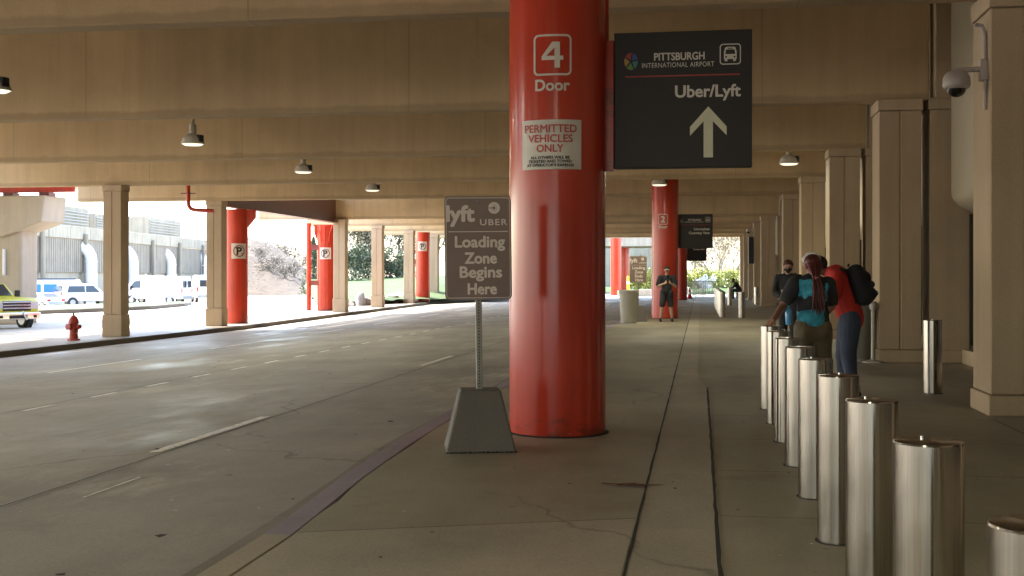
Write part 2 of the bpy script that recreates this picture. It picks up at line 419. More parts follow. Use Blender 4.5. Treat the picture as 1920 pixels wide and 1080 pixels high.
# ---------------------------------------------------------------- overhead deck
BY = {i: 13.2+7.75*i for i in range(-5, 11) if i != 5}
ZB = 4.39; ZT = 6.15
deck = empty('elevated_deck', (0, 0, ZB), 0, 'concrete upper roadway on deep cross beams covering the whole pick-up lane', 'overpass')
for i, y in BY.items():
    m = MB(); xl = -30 if i <= 3 else (-24.3 if i == 4 else -22.7)
    if i >= 6:
        m.prism([(3.8, 0), (3.8, ZT-ZB), (-18.6, ZT-ZB), (xl, .52), (xl, 0)], y, y+.35)
    else: m.box((xl, y, 0), (3.8, y+.35, ZT-ZB))
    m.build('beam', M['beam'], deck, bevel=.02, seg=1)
m = MB(); m.box((-24.6, -27, ZT-ZB+.002), (4.9, 45, ZT-ZB+.3)); m.build('slab', M['slab'], deck)
m = MB(); m.box((-18.6, 45.004, ZT-ZB+.002), (4.9, 92, ZT-ZB+.3)); m.build('slab', M['slab'], deck)
m = MB(); gy0, gy1 = 44.6, 61.6
m.box((-18.75, gy0, -.18), (-18.35, gy1, -.15)); m.box((-18.57, gy0, -.15), (-18.53, gy1, 1.2)); m.box((-18.75, gy0, 1.2), (-18.35, gy1, 1.23))
m.build('girder', M['girder'], deck)

# ---------------------------------------------------------------- pillars
def pillar(w, d, h, plinth, cap=.2):
    r = empty('concrete_pillar')
    m = MB(); m.box((0, 0, plinth), (w/2-.009, d, h-cap)); m.box((w/2+.009, 0, plinth), (w, d, h-cap)); m.box((w/2-.02, .02, plinth), (w/2+.02, d-.02, h-cap))
    m.build('shaft', M['pillar'], r, bevel=.012, seg=1)
    m = MB(); m.box((-.022, -.022, h-cap+.006), (w+.022, d+.022, h)); m.build('cap', M['pillar'], r, bevel=.012, seg=1)
    m = MB(); m.box((-.025, -.025, 0), (w+.025, d+.025, plinth-.006)); m.build('plinth', M['pillar'], r, bevel=.012, seg=1)
    return r
pr = pillar(.68, .80, ZB, .22); pl = pillar(.62, .55, ZB+.545, .72)
RL = {0: 'nearest terminal pillar, with the white dome camera on its side', 1: 'terminal pillar just past the lone bollard, tall pale grooved concrete',
      2: 'terminal pillar behind the backpack wearer', 3: 'greenish lamp-lit terminal pillar above the braided woman', 4: 'terminal pillar right behind the person in black hoodie',
      6: 'narrow looking terminal pillar past the gap in the row', 7: 'terminal pillar carrying the black blade sign', 8: 'third to last terminal pillar, beyond the black blade sign', 9: 'second to last terminal pillar near the bright opening', 10: 'last terminal pillar framing the bright opening'}
LL = {3: 'far-side pillar behind the fire hydrant', 4: 'far-side pillar touching the red column by the white vans', 6: 'far-side pillar directly behind the ribbed red column',
      7: 'slim far-side pillar before the shrubs and grass', 8: 'far-side pillar left of the distant red column', 9: 'far-side pillar right of the distant red column', 10: 'last far-side pillar, behind the loading zone board'}
def use(o, first): return copy_tree(first) if first['used'] else o
pr['used'] = 0; pl['used'] = 0
for i, y in BY.items():
    if i in RL:
        o = pr if not pr.get('used') else copy_tree(pr); pr['used'] = 1
        o.location = (2.95, y-.27, 0); tag(o, RL[i], 'pillar', 'concrete pillars along the terminal', 'thing')
    if i in LL:
        o = pl if not pl.get('used') else copy_tree(pl); pl['used'] = 1
        Y = y-.2 if i != 4 else y+.1
        z = pz(-18.8, Y); o.location = (-19.12+{3:.08,4:.15,6:.52,7:.38,8:.35,9:.25,10:.25}[i], Y, z); tag(o, LL[i], 'pillar', 'concrete pillars beyond the road', 'thing')
        h = ZB-z; o.scale = (1, 1, h/(ZB+.545))
for o in col.objects:
    if 'used' in o: del o['used']

# ---------------------------------------------------------------- terminal front
term = empty('terminal_building', (4.3, 0, 0), 0, 'airport terminal front of bulging panels over dark glass', 'terminal')
X0 = 0
m = MB(); m.box((.35, -27, 0), (1.5, 93, ZT+.3)); m.build('wall', M['pillar'], term)
keys = sorted(BY)
for a, b in zip(keys, keys[1:]):
    y0 = BY[a]+.56 if a >= -3 else 0; y1 = BY[b]-.27
    if y1-y0 < 1: continue
    # bulging fascia: rounded underside and rounded ends, swept along y
    m = MB(); prof = []
    for k in range(9):
        t = pi/2*k/8; prof.append((.30-.55*sin(t), 2.46+.34*(1-cos(t))))
    prof = [(.34, 2.46)]+prof+[(-.25, ZT-.02), (.34, ZT-.02)]
    L = [(y0+.004, .70), (y0+.05, .84), (y0+.13, .95), (y0+.25, 1.0), (y1-.25, 1.0), (y1-.13, .95), (y1-.05, .84), (y1-.004, .70)]
    vs = []; fs = []; n = len(prof)
    for y, s in L:
        for x, z in prof: vs.append((.34-(.34-x)*s, y, z))
    for k in range(len(L)-1):
        for q in range(n-1): fs.append((k*n+q, k*n+q+1, (k+1)*n+q+1, (k+1)*n+q))
    fs += [list(range(n)), list(range((len(L)-1)*n, len(L)*n))[::-1]]
    m.add(vs, fs); m.build('fascia_panel', M['cladding'], term, smooth=30)
    m = MB(); m.box((-.03, y0, 0), (.349, y1, .24)); m.build('plinth', M['pillar'], term, bevel=.01, seg=1)
    m = MB(); m.box((.12, y0+.05, .245), (.15, y1-.05, 2.455)); gl = m.build('window', M['glass'], term)
    m = MB(); nb = 4
    for q in range(nb+1):
        yy = y0+.05+(y1-y0-.16)*q/nb; m.box((.07, yy, .242), (.118, yy+.06, 2.458))
    m.box((.075, y0+.05, .243), (.117, y1-.05, .30)); m.build('frame', M['frame'], gl)
for i in keys:
    y = BY[i]
    m = MB(); m.box((-.53, y-.22, 0), (.348, y+.5, 4.20)); m.box((-.55, y-.24, 4.206), (.349, y+.52, ZB)); m.box((-.43, y-.19, ZB+.004), (.349, y+.47, ZT)); m.box((-.555, y-.245, .006), (.346, y+.525, .22))
    m.build('pilaster', M['pillar'], term, bevel=.01, seg=1)
# ---------------------------------------------------------------- red columns
def wrap(cx, cy, r, phi0, zc, off):
    """surface map round a column: x = arc to picture right, y = height about zc"""
    def f(x, y, d=0):
        a = phi0+x/r; return (cx+(r+off+d)*cos(a), cy+(r+off+d)*sin(a), zc+y)
    return f
def facing(c): return atan2(-c.y, -c.x)
def red_column(loc, r, h, label, name='red_column'):
    root = empty(name, loc, 0, label, 'column', 'round red columns')
    m = MB(); m.lathe([(r, 0), (r, h)], 64); m.build('shaft', M['red'], root, smooth=40)
    m = MB(); m.lathe([(r+.03, 0), (r+.03, .004), (r+.004, .012)], 64); m.build('base_ring', M['groove'], root, smooth=30)
    return root
def numeral(m, num, s, f):
    if num == '4':
        for q in ([(-.095, -.045), (.02, -.045), (.02, -.01), (-.052, -.008), (-.095, -.012)], [(-.095, -.012), (-.052, -.008), (.03, .075), (.03, .115), (.0, .115)], [(.02, -.115), (.068, -.115), (.068, .115), (.03, .115), (.03, .075), (.02, .065)], [(.068, -.045), (.098, -.045), (.098, -.008), (.068, -.008)]):
            put_poly(m, [(x*s, y*s) for x, y in q], f)
    else: put_text(m, num, 0, 0, h=.205*s, fat=.012*s, f=f)
def bent_digits(root, num, r, phi, z, s, mat):
    f = wrap(0, 0, r, phi, z, .004)
    m = MB(); numeral(m, num, s, f); m.build('numeral', mat, root)
    m = MB(); o = rrect(.345*s, .365*s, .045*s, 5); i = rrect(.31*s, .33*s, .032*s, 5)
    def sub(p):
        q = []
        for a, b in zip(p, p[1:]+p[:1]):
            for k in range(6): q.append((a[0]+(b[0]-a[0])*k/6, a[1]+(b[1]-a[1])*k/6))
        return q
    put_ring(m, sub(o), sub(i), 0, 0, f); m.build('numeral_frame', mat, root)
    m = MB(); put_text(m, 'Door', 0, -.268*s, w=.305*s, fat=.004*s, f=f); m.build('door_word', mat, root)
C4 = Vector((-1.30, 11.02, 0)); c4 = red_column(C4, .445, ZT, 'big glossy red column marked Door 4 beside the loading zone board')
p4 = facing(C4)
bent_digits(c4, '4', .445, p4-R(5.8), 3.40, 1, M['letter'])
plq = tag(empty('parking_notice', C4, 0), 'pale PERMITTED VEHICLES ONLY plate wrapped on the big red column', 'notice')
f0 = wrap(0, 0, .445, p4-R(7.2), 2.605, .006); f1 = wrap(0, 0, .445, p4-R(7.2), 2.605, .011)
M['plate'] = plain('notice_plate', (.60, .56, .48), .35, var=.1)
M['redink'] = plain('faded_red_ink', (.52, .075, .05), .5); M['blackink'] = plain('black_ink', (.02, .018, .016), .5)
m = MB(); put_quad(m, -.285, -.22, .275, .22, f0, 16); m.build('plate', M['plate'], plq, smooth=60)
m = MB()
for i, (s, wd) in enumerate((('PERMITTED', .475), ('VEHICLES', .40), ('ONLY', .235))): put_text(m, s, -.01, .142-.088*i, w=wd, h=.066, fat=.002, f=f1)
m.build('headline', M['redink'], plq)
m = MB()
for i, s in enumerate(('ALL OTHERS WILL BE', 'TICKETED AND TOWED', "AT OPERATOR'S EXPENSE")): put_text(m, s, -.012, -.115-.034*i, w=(.35, .39, .43)[i], h=.024, fat=.0014, f=f1)
m.build('small_print', M['blackink'], plq)
C2 = W(1246.5, 41.5); c2 = red_column(C2, .455, ZT, 'red column marked Door 2 behind the man with a phone')
bent_digits(c2, '2', .455, facing(C2-Vector((0,0,0)))-R(8), 3.40, .98, M['letter'])
C1 = W(1276, 74); c1 = red_column(C1, .40, ZT, 'shadowy red column near the bright far opening')

def no_parking(root, r, phi, z, s=.62):
    pn = MB(); put_quad(pn, -s/2, -s/2, s/2, s/2, wrap(0, 0, r, phi, z, .012), 10)
    o = pn.build('no_parking_plate', M['plate'], root, smooth=60)
    f = wrap(0, 0, r, phi, z, .02)
    m = MB(); put_text(m, 'P', 0, 0, h=.30*s/.62, fat=.016, f=f); m.build('letter', M['blackink'], o)
    m = MB(); put_ring(m, circ(.235*s/.62, 40), circ(.195*s/.62, 40), 0, 0, f); put_poly(m, [(-.16, .12), (-.13, .15), (.16, -.12), (.13, -.15)], lambda x, y: wrap(0, 0, r, phi, z, .024)(x, y)); m.build('ring', M['redsteel'], o)
def ribbed_capital(root, r, h, w, hh, ang, ribs=True):
    m = MB(); ca, sa = cos(ang), sin(ang)
    Mx = Matrix(((ca, -sa, 0, 0), (sa, ca, 0, 0), (0, 0, 1, 0), (0, 0, 0, 1)))
    m.prism([(-r*.98, h-hh), (r*.98, h-hh), (w, h-hh*.45), (w, h), (-w, h), (-w, h-hh*.45)], -.12, .12, Mx)
    m.build('capital', M['red'], root, bevel=.01, seg=1)
    if not ribs: return
    m = MB()
    for x in (-.55*r, 0, .55*r): m.tube([Mx @ Vector((x*.8, -r-.02, h-hh-.05)), Mx @ Vector((x, -r-.05, h-hh*.5)), Mx @ Vector((x*1.6, -r-.04, h-.02))], .03, 6)
    m.box((-w, -.3, h), (w, .3, h+.03)); m.build('rib', M['red'], root)
def far_column(px, d, r, top, label, sign_z=None, cap=None):
    p = W(px, d); p.z = pz(-18.8, p.y) if p.x < -17 else 0
    c = red_column(p, r, top-p.z, label)
    if sign_z: no_parking(c, r, atan2(-p.y, -p.x)+R(sign_z[1]), sign_z[0]-p.z)
    if cap: ribbed_capital(c, r, top-p.z, *cap)
    return c
ca = far_column(443, 49.3, .475, 4.19, 'red column with no-parking plate beside the white vans', (2.48, 14), (.80, .75, R(9), False))
cb = far_column(611, 64.5, .47, 4.19, 'red column with ribbed top and a thin red pipe at its side', (2.68, -3), (.62, .85, R(12)))
cc = far_column(793, 80, .47, 4.39, 'slim distant red column with no-parking plate by the shrubs', (3.45, -4))
# down pipe tied to the ribbed column
pp = W(579, 64.3); pp.z = pz(-18.8, pp.y)
dp = tag(empty('drain_pipe', pp), 'thin upright red pipe left of the ribbed red column', 'pipe')
m = MB(); m.tube([(0, 0, 0), (0, 0, 4.3-pp.z)], .13, 12); m.build('pipe', M['red'], dp, smooth=40)
for z in (1.35, 3.25):
    m = MB(); m.box((.05, -.06, z), (.62, .06, z+.26)); m.build('clamp', M['redsteel'], dp)
hp = tag(empty('drain_pipe', W(353, 44.2, 3.85)), 'bent orange red drain pipe hanging between the two nearest far-side pillars', 'pipe')
m = MB(); m.tube([(0, 0, 1.3), (0, 0, .35), (.02, 0, .2), (.10, .02, .08), (.25, .03, .04), (.95, .1, 0)], .075, 12); m.build('pipe', M['red'], hp, smooth=40)
m = MB(); m.lathe([(.1, .62), (.1, .68)], 12); m.box((-.28, -.03, .63), (.28, .03, .67)); m.build('clamp', M['redsteel'], hp)

# ---------------------------------------------------------------- hanging signs on the red columns
def flat(o, ux, uz): return lambda x, y, d=0: (o[0]+ux[0]*x+uz[0]*y, o[1]+ux[1]*x+uz[1]*y-d, o[2]+ux[2]*x+uz[2]*y)
M['signgrey'] = plain('sign_dark_face', (.021, .0155, .012), .45, var=.12, scale=1.2, spec=.3)
M['arrow'] = plain('sign_pale_yellow', (.62, .60, .42), .45, var=.05)
for nme, c in (('logored', (.35, .03, .02)), ('logogreen', (.14, .25, .03)), ('logoblue', (.02, .07, .22)), ('logoyellow', (.4, .25, .03)), ('logoteal', (.03, .2, .2))): M[nme] = plain(nme+'_ink', c, .5)
def bus_icon(root, cx, cz, s, f, fb):
    m = MB(); put_ring(m, [(x*s, y*s) for x, y in rrect(1, 1, .16)], [(x*s, y*s) for x, y in rrect(.90, .90, .12)], cx, cz, f)
    put_poly(m, [(cx+x*s, cz+y*s) for x, y in [(-.3, -.24), (.3, -.24), (.3, .12), (.24, .32), (.16, .35), (-.16, .35), (-.24, .32), (-.3, .12)]], f)
    for x in (-.2, .2): put_quad(m, cx+(x-.065)*s, cz-.34*s, cx+(x+.065)*s, cz-.23*s, f)
    m.build('bus_symbol', M['letter'], root)
    m = MB(); put_poly(m, [(cx+x*s, cz+y*s) for x, y in [(-.235, -.0), (.235, -.0), (.2, .22), (-.2, .22)]], fb)
    put_poly(m, [(cx+x*s, cz+y*s) for x, y in [(-.12, .255), (.12, .255), (.12, .3), (-.12, .3)]], fb)
    for x in (-.2, .2): put_poly(m, [(cx+x*s+a*s, cz-.13*s+b*s) for a, b in circ(.045, 10)], fb)
    m.build('bus_symbol_detail', M['signgrey'], root)
def hanging_sign(loc, label, lines, arrow=True, w=1.25, h=1.25):
    r = empty('hanging_sign', loc, 0, label, 'sign', 'dark hanging airport signs')
    m = MB(); m.box((-w/2, 0, -h/2), (w/2, .13, h/2)); m.build('panel', M['signgrey'], r, bevel=.006, seg=2)
    f = flat((0, -.004, 0), (1, 0, 0), (0, 0, 1)); fb = flat((0, -.007, 0), (1, 0, 0), (0, 0, 1))
    m = MB(); put_text(m, 'PITTSBURGH', -.03, .395, w=.455, h=.068, fat=.0022, f=f); put_text(m, 'INTERNATIONAL AIRPORT', -.042, .318, w=.655, h=.045, f=f, space=1.08)
    m.build('airport_name', M['letter'], r)
    lg = None
    for k, c in enumerate(('logored', 'logoyellow', 'logogreen', 'logoteal', 'logoblue')):
        m = MB(); a0 = 80+k*72
        put_poly(m, [(-.47+.012*cos(R(a0+40)), .36+.012*sin(R(a0+40)))]+[(-.47+.062*cos(R(a0+t)), .36+.080*sin(R(a0+t))) for t in range(4, 68, 7)], f)
        m.build('logo_segment', M[c], r)
    bus_icon(r, .43, .402, .19, f, fb)
    m = MB(); put_quad(m, -.525, .212, .515, .224, f); m.build('red_rule', M['logored'], r)
    for i, (s, cx, cz, wd, hh) in enumerate(lines):
        m = MB(); put_text(m, s, cx, cz, w=wd, fat=.004, f=f); m.build('wording', M['letter'], r)
    if arrow:
        cx = .232; m = MB(); put_poly(m, [(cx+x, z) for x, z in [(-.042, -.535), (.042, -.535), (.042, -.205), (.165, -.335), (.165, -.255), (0, -.07), (-.165, -.255), (-.165, -.335), (-.042, -.205)]], f)
        m.build('arrow', M['arrow'], r)
    return r
S4 = Vector((-.155, 11.10, 3.055)); s4 = hanging_sign(S4, 'large dark Uber/Lyft airport sign with upward arrow on the big red column', [('Uber/Lyft', .228, .055, .585, None)])
def bracket(root, x0, x1, h):
    m = MB(); m.box((x0, .02, -h/2-.02), (x1, .11, h/2-.06)); m.build('mounting_plate', M['red'], root, bevel=.008)
    m = MB(); m.tube([(x0+.105, .065, h/2-.06), (x0+.105, .065, 3.1)], .026, 10); m.build('conduit', M['red'], root, smooth=40)
bracket(s4, -.81, -.628, 1.25)
S2 = W(1304, 42.3, 3.04); s2 = hanging_sign(S2, 'dark Limousines and Courtesy Vans sign on the Door 2 column', [('Limousines', .22, .075, .54, .085), ('Courtesy Vans', .13, -.075, .72, .085)], False, 1.2, 1.2)
bracket(s2, -.72, -.603, 1.2)
S1 = W(1306.5, 75, 3.07); s1 = hanging_sign(S1, 'farthest dark hanging sign, half hidden behind the Limousines one', [('Courtesy Vans', .13, .06, .7, .085)], False, 1.2, 1.3)
bracket(s1, -.75, -.603, 1.2)

# ---------------------------------------------------------------- loading zone boards
M['brown'] = plain('brown_sign_face', (.225, .155, .127), .42, var=.10, scale=3)
M['brownback'] = plain('sign_edge', (.08, .05, .04), .5)
M['signtext'] = plain('cream_sign_text', (.74, .64, .56), .5, var=.08)
M['base'] = concrete('base_concrete', (.145, .125, .105), .85, .92)
M['post'] = plain('galvanised_post', (.27, .25, .22), .45, .6, var=.15, scale=12)
def zone_board(loc, rz_, tilt, label, words):
    r = empty('loading_zone_sign', loc, rz_, label, 'sign', 'brown loading zone boards on concrete bases')
    m = MB(); m.frustum((0, 0), .575, .50, .335, .30, 0, .50); b = m.build('base', M['base'], r, bevel=.016, seg=2)
    m = MB()
    rr = random.Random(3)
    for k in range(16):
        x = -.28+.56*k/15; m.box((x-.012*rr.random()-.006, -.262, .002), (x+.016*rr.random()+.004, -.235, .006+.008*rr.random()))
    m.build('ragged_edge', M['groove'], b)
    T = Matrix.Translation((0, 0, .49)) @ Matrix.Rotation(R(tilt), 4, 'Y')
    m = MB(); s = .026; ph = 1.3
    m.prism([(-s, -s), (s, -s), (s, s), (-s, s)], 0, 1, None); m.v = []; m.f = []; m.mi = []
    m.box((-s, -s*.9, 0), (s, s*.9, ph)); m.v = [tuple(T @ Vector(v)) for v in m.v]; po = m.build('post', M['post'], r, bevel=.004)
    m = MB()
    for k in range(40):
        z = .03+k*.0254
        if z > .86: break
        m.lathe([(.0062, 0), (.0062, .002)], 8, M=T @ Matrix.Translation((0, -s*.9-.001, z)) @ Matrix.Rotation(R(90), 4, 'X'))
    m.build('post_hole', M['black'], po)['kind'] = 'stuff'
    bw, bh, zc = .555, .855, 1.18
    F = lambda off: (lambda x, y, d=0: tuple(T @ Vector((x, -s-off-d, zc+y))))
    m = MB(); p = rrect(bw, bh, .035, 6); nP = len(p)
    m.add([T @ Vector((x, -s-.001, zc+y)) for x, y in p]+[T @ Vector((x, -s-.006, zc+y)) for x, y in p], [list(range(nP)), list(range(2*nP-1, nP-1, -1))]+[(i, (i+1) % nP, nP+(i+1) % nP, nP+i) for i in range(nP)])
    bd = m.build('board', M['brown'], r)
    f = F(.0095)
    m = MB(); put_ring(m, rrect(bw-.022, bh-.022, .028, 6), rrect(bw-.033, bh-.033, .024, 6), 0, 0, f); put_quad(m, -.245, .131, .25, .138, f); m.build('border', M['signtext'], bd)
    m = MB()
    for i, wd in enumerate(words): put_text(m, wd, (.015, .02, .02, .03)[i], (.036, -.085, -.215, -.34)[i], w={'Loading': .41, 'Zone': .26, 'Begins': .345, 'Here': .235, 'Ends': .24}[wd], h={'Loading': .118, 'Begins': .118}.get(wd, .088), fat=.0042, f=f)
    m.build('wording', M['signtext'], bd)
    m = MB()
    T2 = lambda x, y, d=0: f(-.145+x, .27+y, d)
    put_text(m, 'lyft', 0, -.005, w=.225, h=.165, fat=.008, f=T2); m.build('company_word', M['signtext'], bd)
    m = MB(); put_text(m, 'UBER', .13, .212, w=.225, h=.05, fat=.0012, space=1.15, f=f); m.build('company_word', M['signtext'], bd)
    m = MB(); put_ring(m, circ(.049, 36), circ(.021, 36), .135, .33, f)
    put_poly(m, [(.118, .313), (.152, .313), (.152, .347), (.118, .347)], F(.0088)); m.build('ring_logo', M['signtext'], bd)
    m = MB(); put_poly(m, [(.125, .32), (.145, .32), (.145, .34), (.125, .34)], F(.0105)); put_poly(m, [(.084, .327), (.13, .327), (.13, .333), (.084, .333)], F(.0105)); m.build('logo_notch', M['brown'], bd)
    m = MB()
    for z in (.385, -.392): m.lathe([(.014, 0), (.014, .006), (.007, .010)], 12, M=T @ Matrix.Translation((0.005, -s-.0065, zc+z)) @ Matrix.Rotation(R(90), 4, 'X'))
    m.build('bolt', M['post'], bd)
    return r
zb = W(899, 9.98); zone_board(zb, R(14), -.6, 'brown Lyft and Uber board reading Loading Zone Begins Here on grey concrete base', ('Loading', 'Zone', 'Begins', 'Here'))
ze = W(1196, 38.6); zone_board(ze, R(5), .5, 'distant brown board reading Loading Zone Ends Here behind the waste bin', ('Loading', 'Zone', 'Ends', 'Here'))

# ---------------------------------------------------------------- bollards
def bollard():
    r = empty('steel_bollard'); R0 = .1105
    m = MB(); m.lathe([(R0, 0), (R0, .893)], 48); m.build('sleeve', M['steel'], r, smooth=40)
    m = MB(); m.lathe([(R0, .8935), (R0-.002, .8985), (R0-.008, .901)], 48); m.build('cap', M['steel'], r, smooth=30)
    m = MB(); m.lathe([(.006, .901), (.006, .906), (.003, .908)], 10, c=(.0, .07)); m.build('lock_pin', M['chrome'], r)
    m = MB(); m.lathe([(R0+.012, 0), (R0+.012, .006)], 32); m.build('base_ring', M['groove'], r)
    return r
LB = ['bollard nearest the camera, cut off by the corner of the view', 'second bollard from the camera, widest fully visible steel cylinder', 'third bollard from the camera, with a fine scratch round its middle', 'fourth bollard from the camera in the walkway row',
      'fifth bollard from the camera, middle of the walkway row', 'sixth bollard from the camera in the walkway row', 'seventh bollard from the camera in the walkway row', 'eighth bollard from the camera, next to the one being leaned on', 'ninth bollard from the camera, with the hand resting on it']
b0 = bollard(); spots = [(.726+.0045*i, 2.72+1.321*i, l, 'steel bollards in the near walkway row') for i, l in enumerate(LB)]
q = W(1748, 14.75); spots.append((q.x, q.y, 'lone steel bollard standing by the terminal wall, apart from the row', 'scattered steel bollards'))
for px, d, l in ((1390.5, 41.8, 'single distant bollard right of the far bollard row'), (1368, 60, 'thin bollard just behind the far bollard row, beside the seated figure'), (1418, 62, 'distant bollard close to the terminal pillars')):
    q = W(px, d); spots.append((q.x, q.y, l, 'scattered steel bollards'))
ORD = ['nearest', 'second', 'third', 'fourth', 'fifth', 'sixth', 'seventh', 'eighth', 'ninth', 'tenth']
for i in range(10):
    spots.append((.79, 43.2+1.6*i, ORD[i]+' bollard of the far overlapping row before the bright opening', 'steel bollards in the far row'))
for i, (x, y, l, g_) in enumerate(spots):
    o = b0 if i == 0 else copy_tree(b0)
    o.location = (x, y, 0); o.rotation_euler = (0, 0, [0, .1, .25, -.2, .3, .05][i % 6]); tag(o, l, 'bollard', g_)

# ---------------------------------------------------------------- lamps under the deck
M['lampshell'] = plain('lamp_shell', (.52, .47, .38), .5)
def emit(name, c, s):
    k = NT(name); k.b.inputs['Base Color'].default_value = (.8, .8, .7, 1); k.b.inputs['Emission Color'].default_value = c+(1,); k.b.inputs['Emission Strength'].default_value = s; return k.m
M['lens'] = emit('lit_lamp_lens', (1, .93, .66), .13)
def lamp():
    r = empty('deck_lamp')
    m = MB(); prof = [(.235, 0), (.24, .03)]+[(.235*cos(t), .03+.21*sin(t)) for t in [R(a) for a in range(8, 80, 9)]]+[(.055, .25)]
    m.lathe(prof, 28, caps=False); sh = m.build('shade', M['lampshell'], r, smooth=40)
    m = MB(); m.lathe([(.075, .235), (.075, .42), (.04, .43), (.04, 1.9)], 12); m.build('stem', M['lampshell'], r, smooth=40)
    m = MB(); m.lathe([(.18, -.022), (.205, -.004), (.23, .012)], 24); m.build('lens', M['lens'], r, smooth=40)
    m = MB(); m.box((.12, -.07, .04), (.245, .07, .19)); m.build('ballast_box', M['black'], r, bevel=.02)
    return r
def lamp_light(o, w):
    la = bpy.data.lights.new('lamp_light', 'AREA'); la.shape = 'DISK'; la.size = .36; la.energy = w; la.color = (1, .96, .72)
    lo = bpy.data.objects.new('lamp_light', la); col.objects.link(lo); lo.parent = o; lo.location = (0, 0, -.035)
l0 = lamp()
for i, (x, y, z, l) in enumerate(((-10.4, 16.7, 4.24, 'dome lamp nearest the camera, half out of view'), (-10.5, 24.1, 4.24, 'second dome lamp over the road, hanging on a short stem'), (-10.4, 31.0, 4.24, 'third dome lamp over the road'), (-10.4, 37.9, 4.24, 'farthest dome lamp over the road'),
        (2.2, 30.6, 4.24, 'lit dome lamp over the walkway near the pillars'), (-1.22, 37.0, 4.24, 'lit dome lamp just before the Door 2 column'), (-10.4, 9.4, 4.24, 'added dome lamp over the road beside the camera, out of view'), (-10.4, 1.7, 4.24, 'added dome lamp over the road nearest to the camera side, out of view'), (-.6, 1.2, 4.24, 'added dome lamp over the walkway above the camera, out of view'))):  # last three lamps are added out of view to brighten the paving
    o = l0 if i == 0 else copy_tree(l0); o.location = (x-.12*(x < -9), y, z); tag(o, l, 'lamp', 'dome lamps under the deck')
    if i < 4: o.rotation_euler = (0, 0, -.3)
    lamp_light(o, 5 if i not in (4, 5) else 6.5)

# ---------------------------------------------------------------- dome cameras
M['camgrey'] = plain('camera_housing', (.42, .36, .32), .4)
def dome_camera(loc, label, s=1):
    r = empty('dome_camera', loc, 0, label, 'camera', 'security dome cameras')
    m = MB(); m.box((.11, -.06, -.02), (.19, .06, .20)); m.build('wall_mount', M['camgrey'], r, bevel=.012)
    m = MB(); m.tube([(.14, 0, .10), (-.03, 0, .10), (-.10, 0, .095), (-.115, 0, .06)], .028, 12); m.build('arm', M['camgrey'], r, smooth=40)
    m = MB(); m.lathe([(.06, .09), (.105, .07), (.135, .02), (.14, -.06), (.125, -.09), (.105, -.10)], 28, c=(-.115, 0)); m.build('housing', M['camgrey'], r, smooth=50)
    m = MB(); m.lathe([(.095*cos(R(a)), -.10-.085*sin(R(a))) for a in (0, 20, 40, 60, 78)], 24, c=(-.115, 0)); m.build('dome', M['glass'], r, smooth=60)
    m = MB(); m.tube([(.16, -.02, .2), (.16, -.02, .46), (.13, -.02, .55), (.06, -.02, .56)], .024, 10); m.build('cable', M['camgrey'], r, smooth=40)
    m = MB(); m.tube([(.165, -.02, -.02), (.165, -.02, -.32)], .02, 8); m.build('conduit', M['camgrey'], r, smooth=40)
    return r
dome_camera((2.765, 13.1, 3.49), 'white dome security camera on the nearest terminal pillar')
dome_camera((2.765, BY[7]-.05, 4.0), 'tiny dome security camera on the distant pillar with the black blade sign')
bs = tag(empty('blade_sign', (2.92, BY[7]-.35, 0)), 'black blade sign on a distant terminal pillar', 'sign')
m = MB(); m.box((-.26, .04, 2.15), (.02, .16, 3.62)); m.build('panel', M['black'], bs, bevel=.01)
m = MB(); m.box((-.30, .035, 2.15), (-.262, .165, 3.62)); m.build('edge_strip', M['white'], bs)

# ---------------------------------------------------------------- bins, hydrant, cone, barriers
M['bin'] = plain('pale_bin_plastic', (.42, .39, .33), .5, var=.1)
M['bin2'] = plain('grey_bin_plastic', (.20, .185, .155), .55, var=.1)
def bin_(loc, r0, r1, h, mat, label):
    r = empty('waste_bin', loc, 0, label, 'bin')
    m = MB(); m.lathe([(r0*.96, 0), (r0, .03), (r1, h-.10)], 36); m.build('body', mat, r, smooth=40)
    m = MB(); m.lathe([(r1+.004, h-.098), (r1+.022, h-.085), (r1+.022, h-.02), (r1, h), (r1-.05, h), (r1-.07, h-.07), (.01, h-.075)], 36, caps=False); m.build('rim', mat, r, smooth=40)
    m = MB(); m.lathe([(r0+.012, .0), (r0+.012, .045)], 36); m.build('foot', M['grey'], r, smooth=40)
    return r
bin_(W(1178.5, 36.9), .24, .285, 1.03, M['bin'], 'pale tapered waste bin in front of the distant loading zone board')
bin_(W(1608, 20.4), .21, .30, 1.0, M['bin2'], 'grey waste bin behind the backpack wearer')
ab = tag(empty('queue_post', W(1637, 20.0)), 'slim pale queue post beside the grey bin and pillar', 'post')
m = MB(); m.lathe([(.17, 0), (.17, .02), (.06, .05)], 24); m.build('base', M['bin'], ab, smooth=40)
m = MB(); m.lathe([(.034, .05), (.034, .90)], 16); m.build('pole', M['bin'], ab, smooth=40)
m = MB(); m.lathe([(.05, .88), (.058, .90), (.058, 1.0), (.045, 1.02)], 16); m.build('head', M['bin'], ab, smooth=40)
M['hyd'] = plain('hydrant_red', (.36, .035, .018), .45, var=.2, scale=9)
hl = W(138, 36.4); hl.z = pz(hl.x, hl.y) if hl.x > -21.6 else og(hl.x, hl.y)
hy = tag(empty('fire_hydrant', hl, R(-15)), 'red fire hydrant on the pavement across the road', 'hydrant')
m = MB(); m.lathe([(.19, 0), (.19, .05), (.13, .06), (.125, .50), (.155, .51), (.155, .56)], 24); m.build('barrel', M['hyd'], hy, smooth=35)
m = MB(); m.lathe([(.15, .562), (.145, .62), (.11, .70), (.05, .755), (.035, .76), (.035, .82)], 24); m.build('bonnet', M['hyd'], hy, smooth=50)
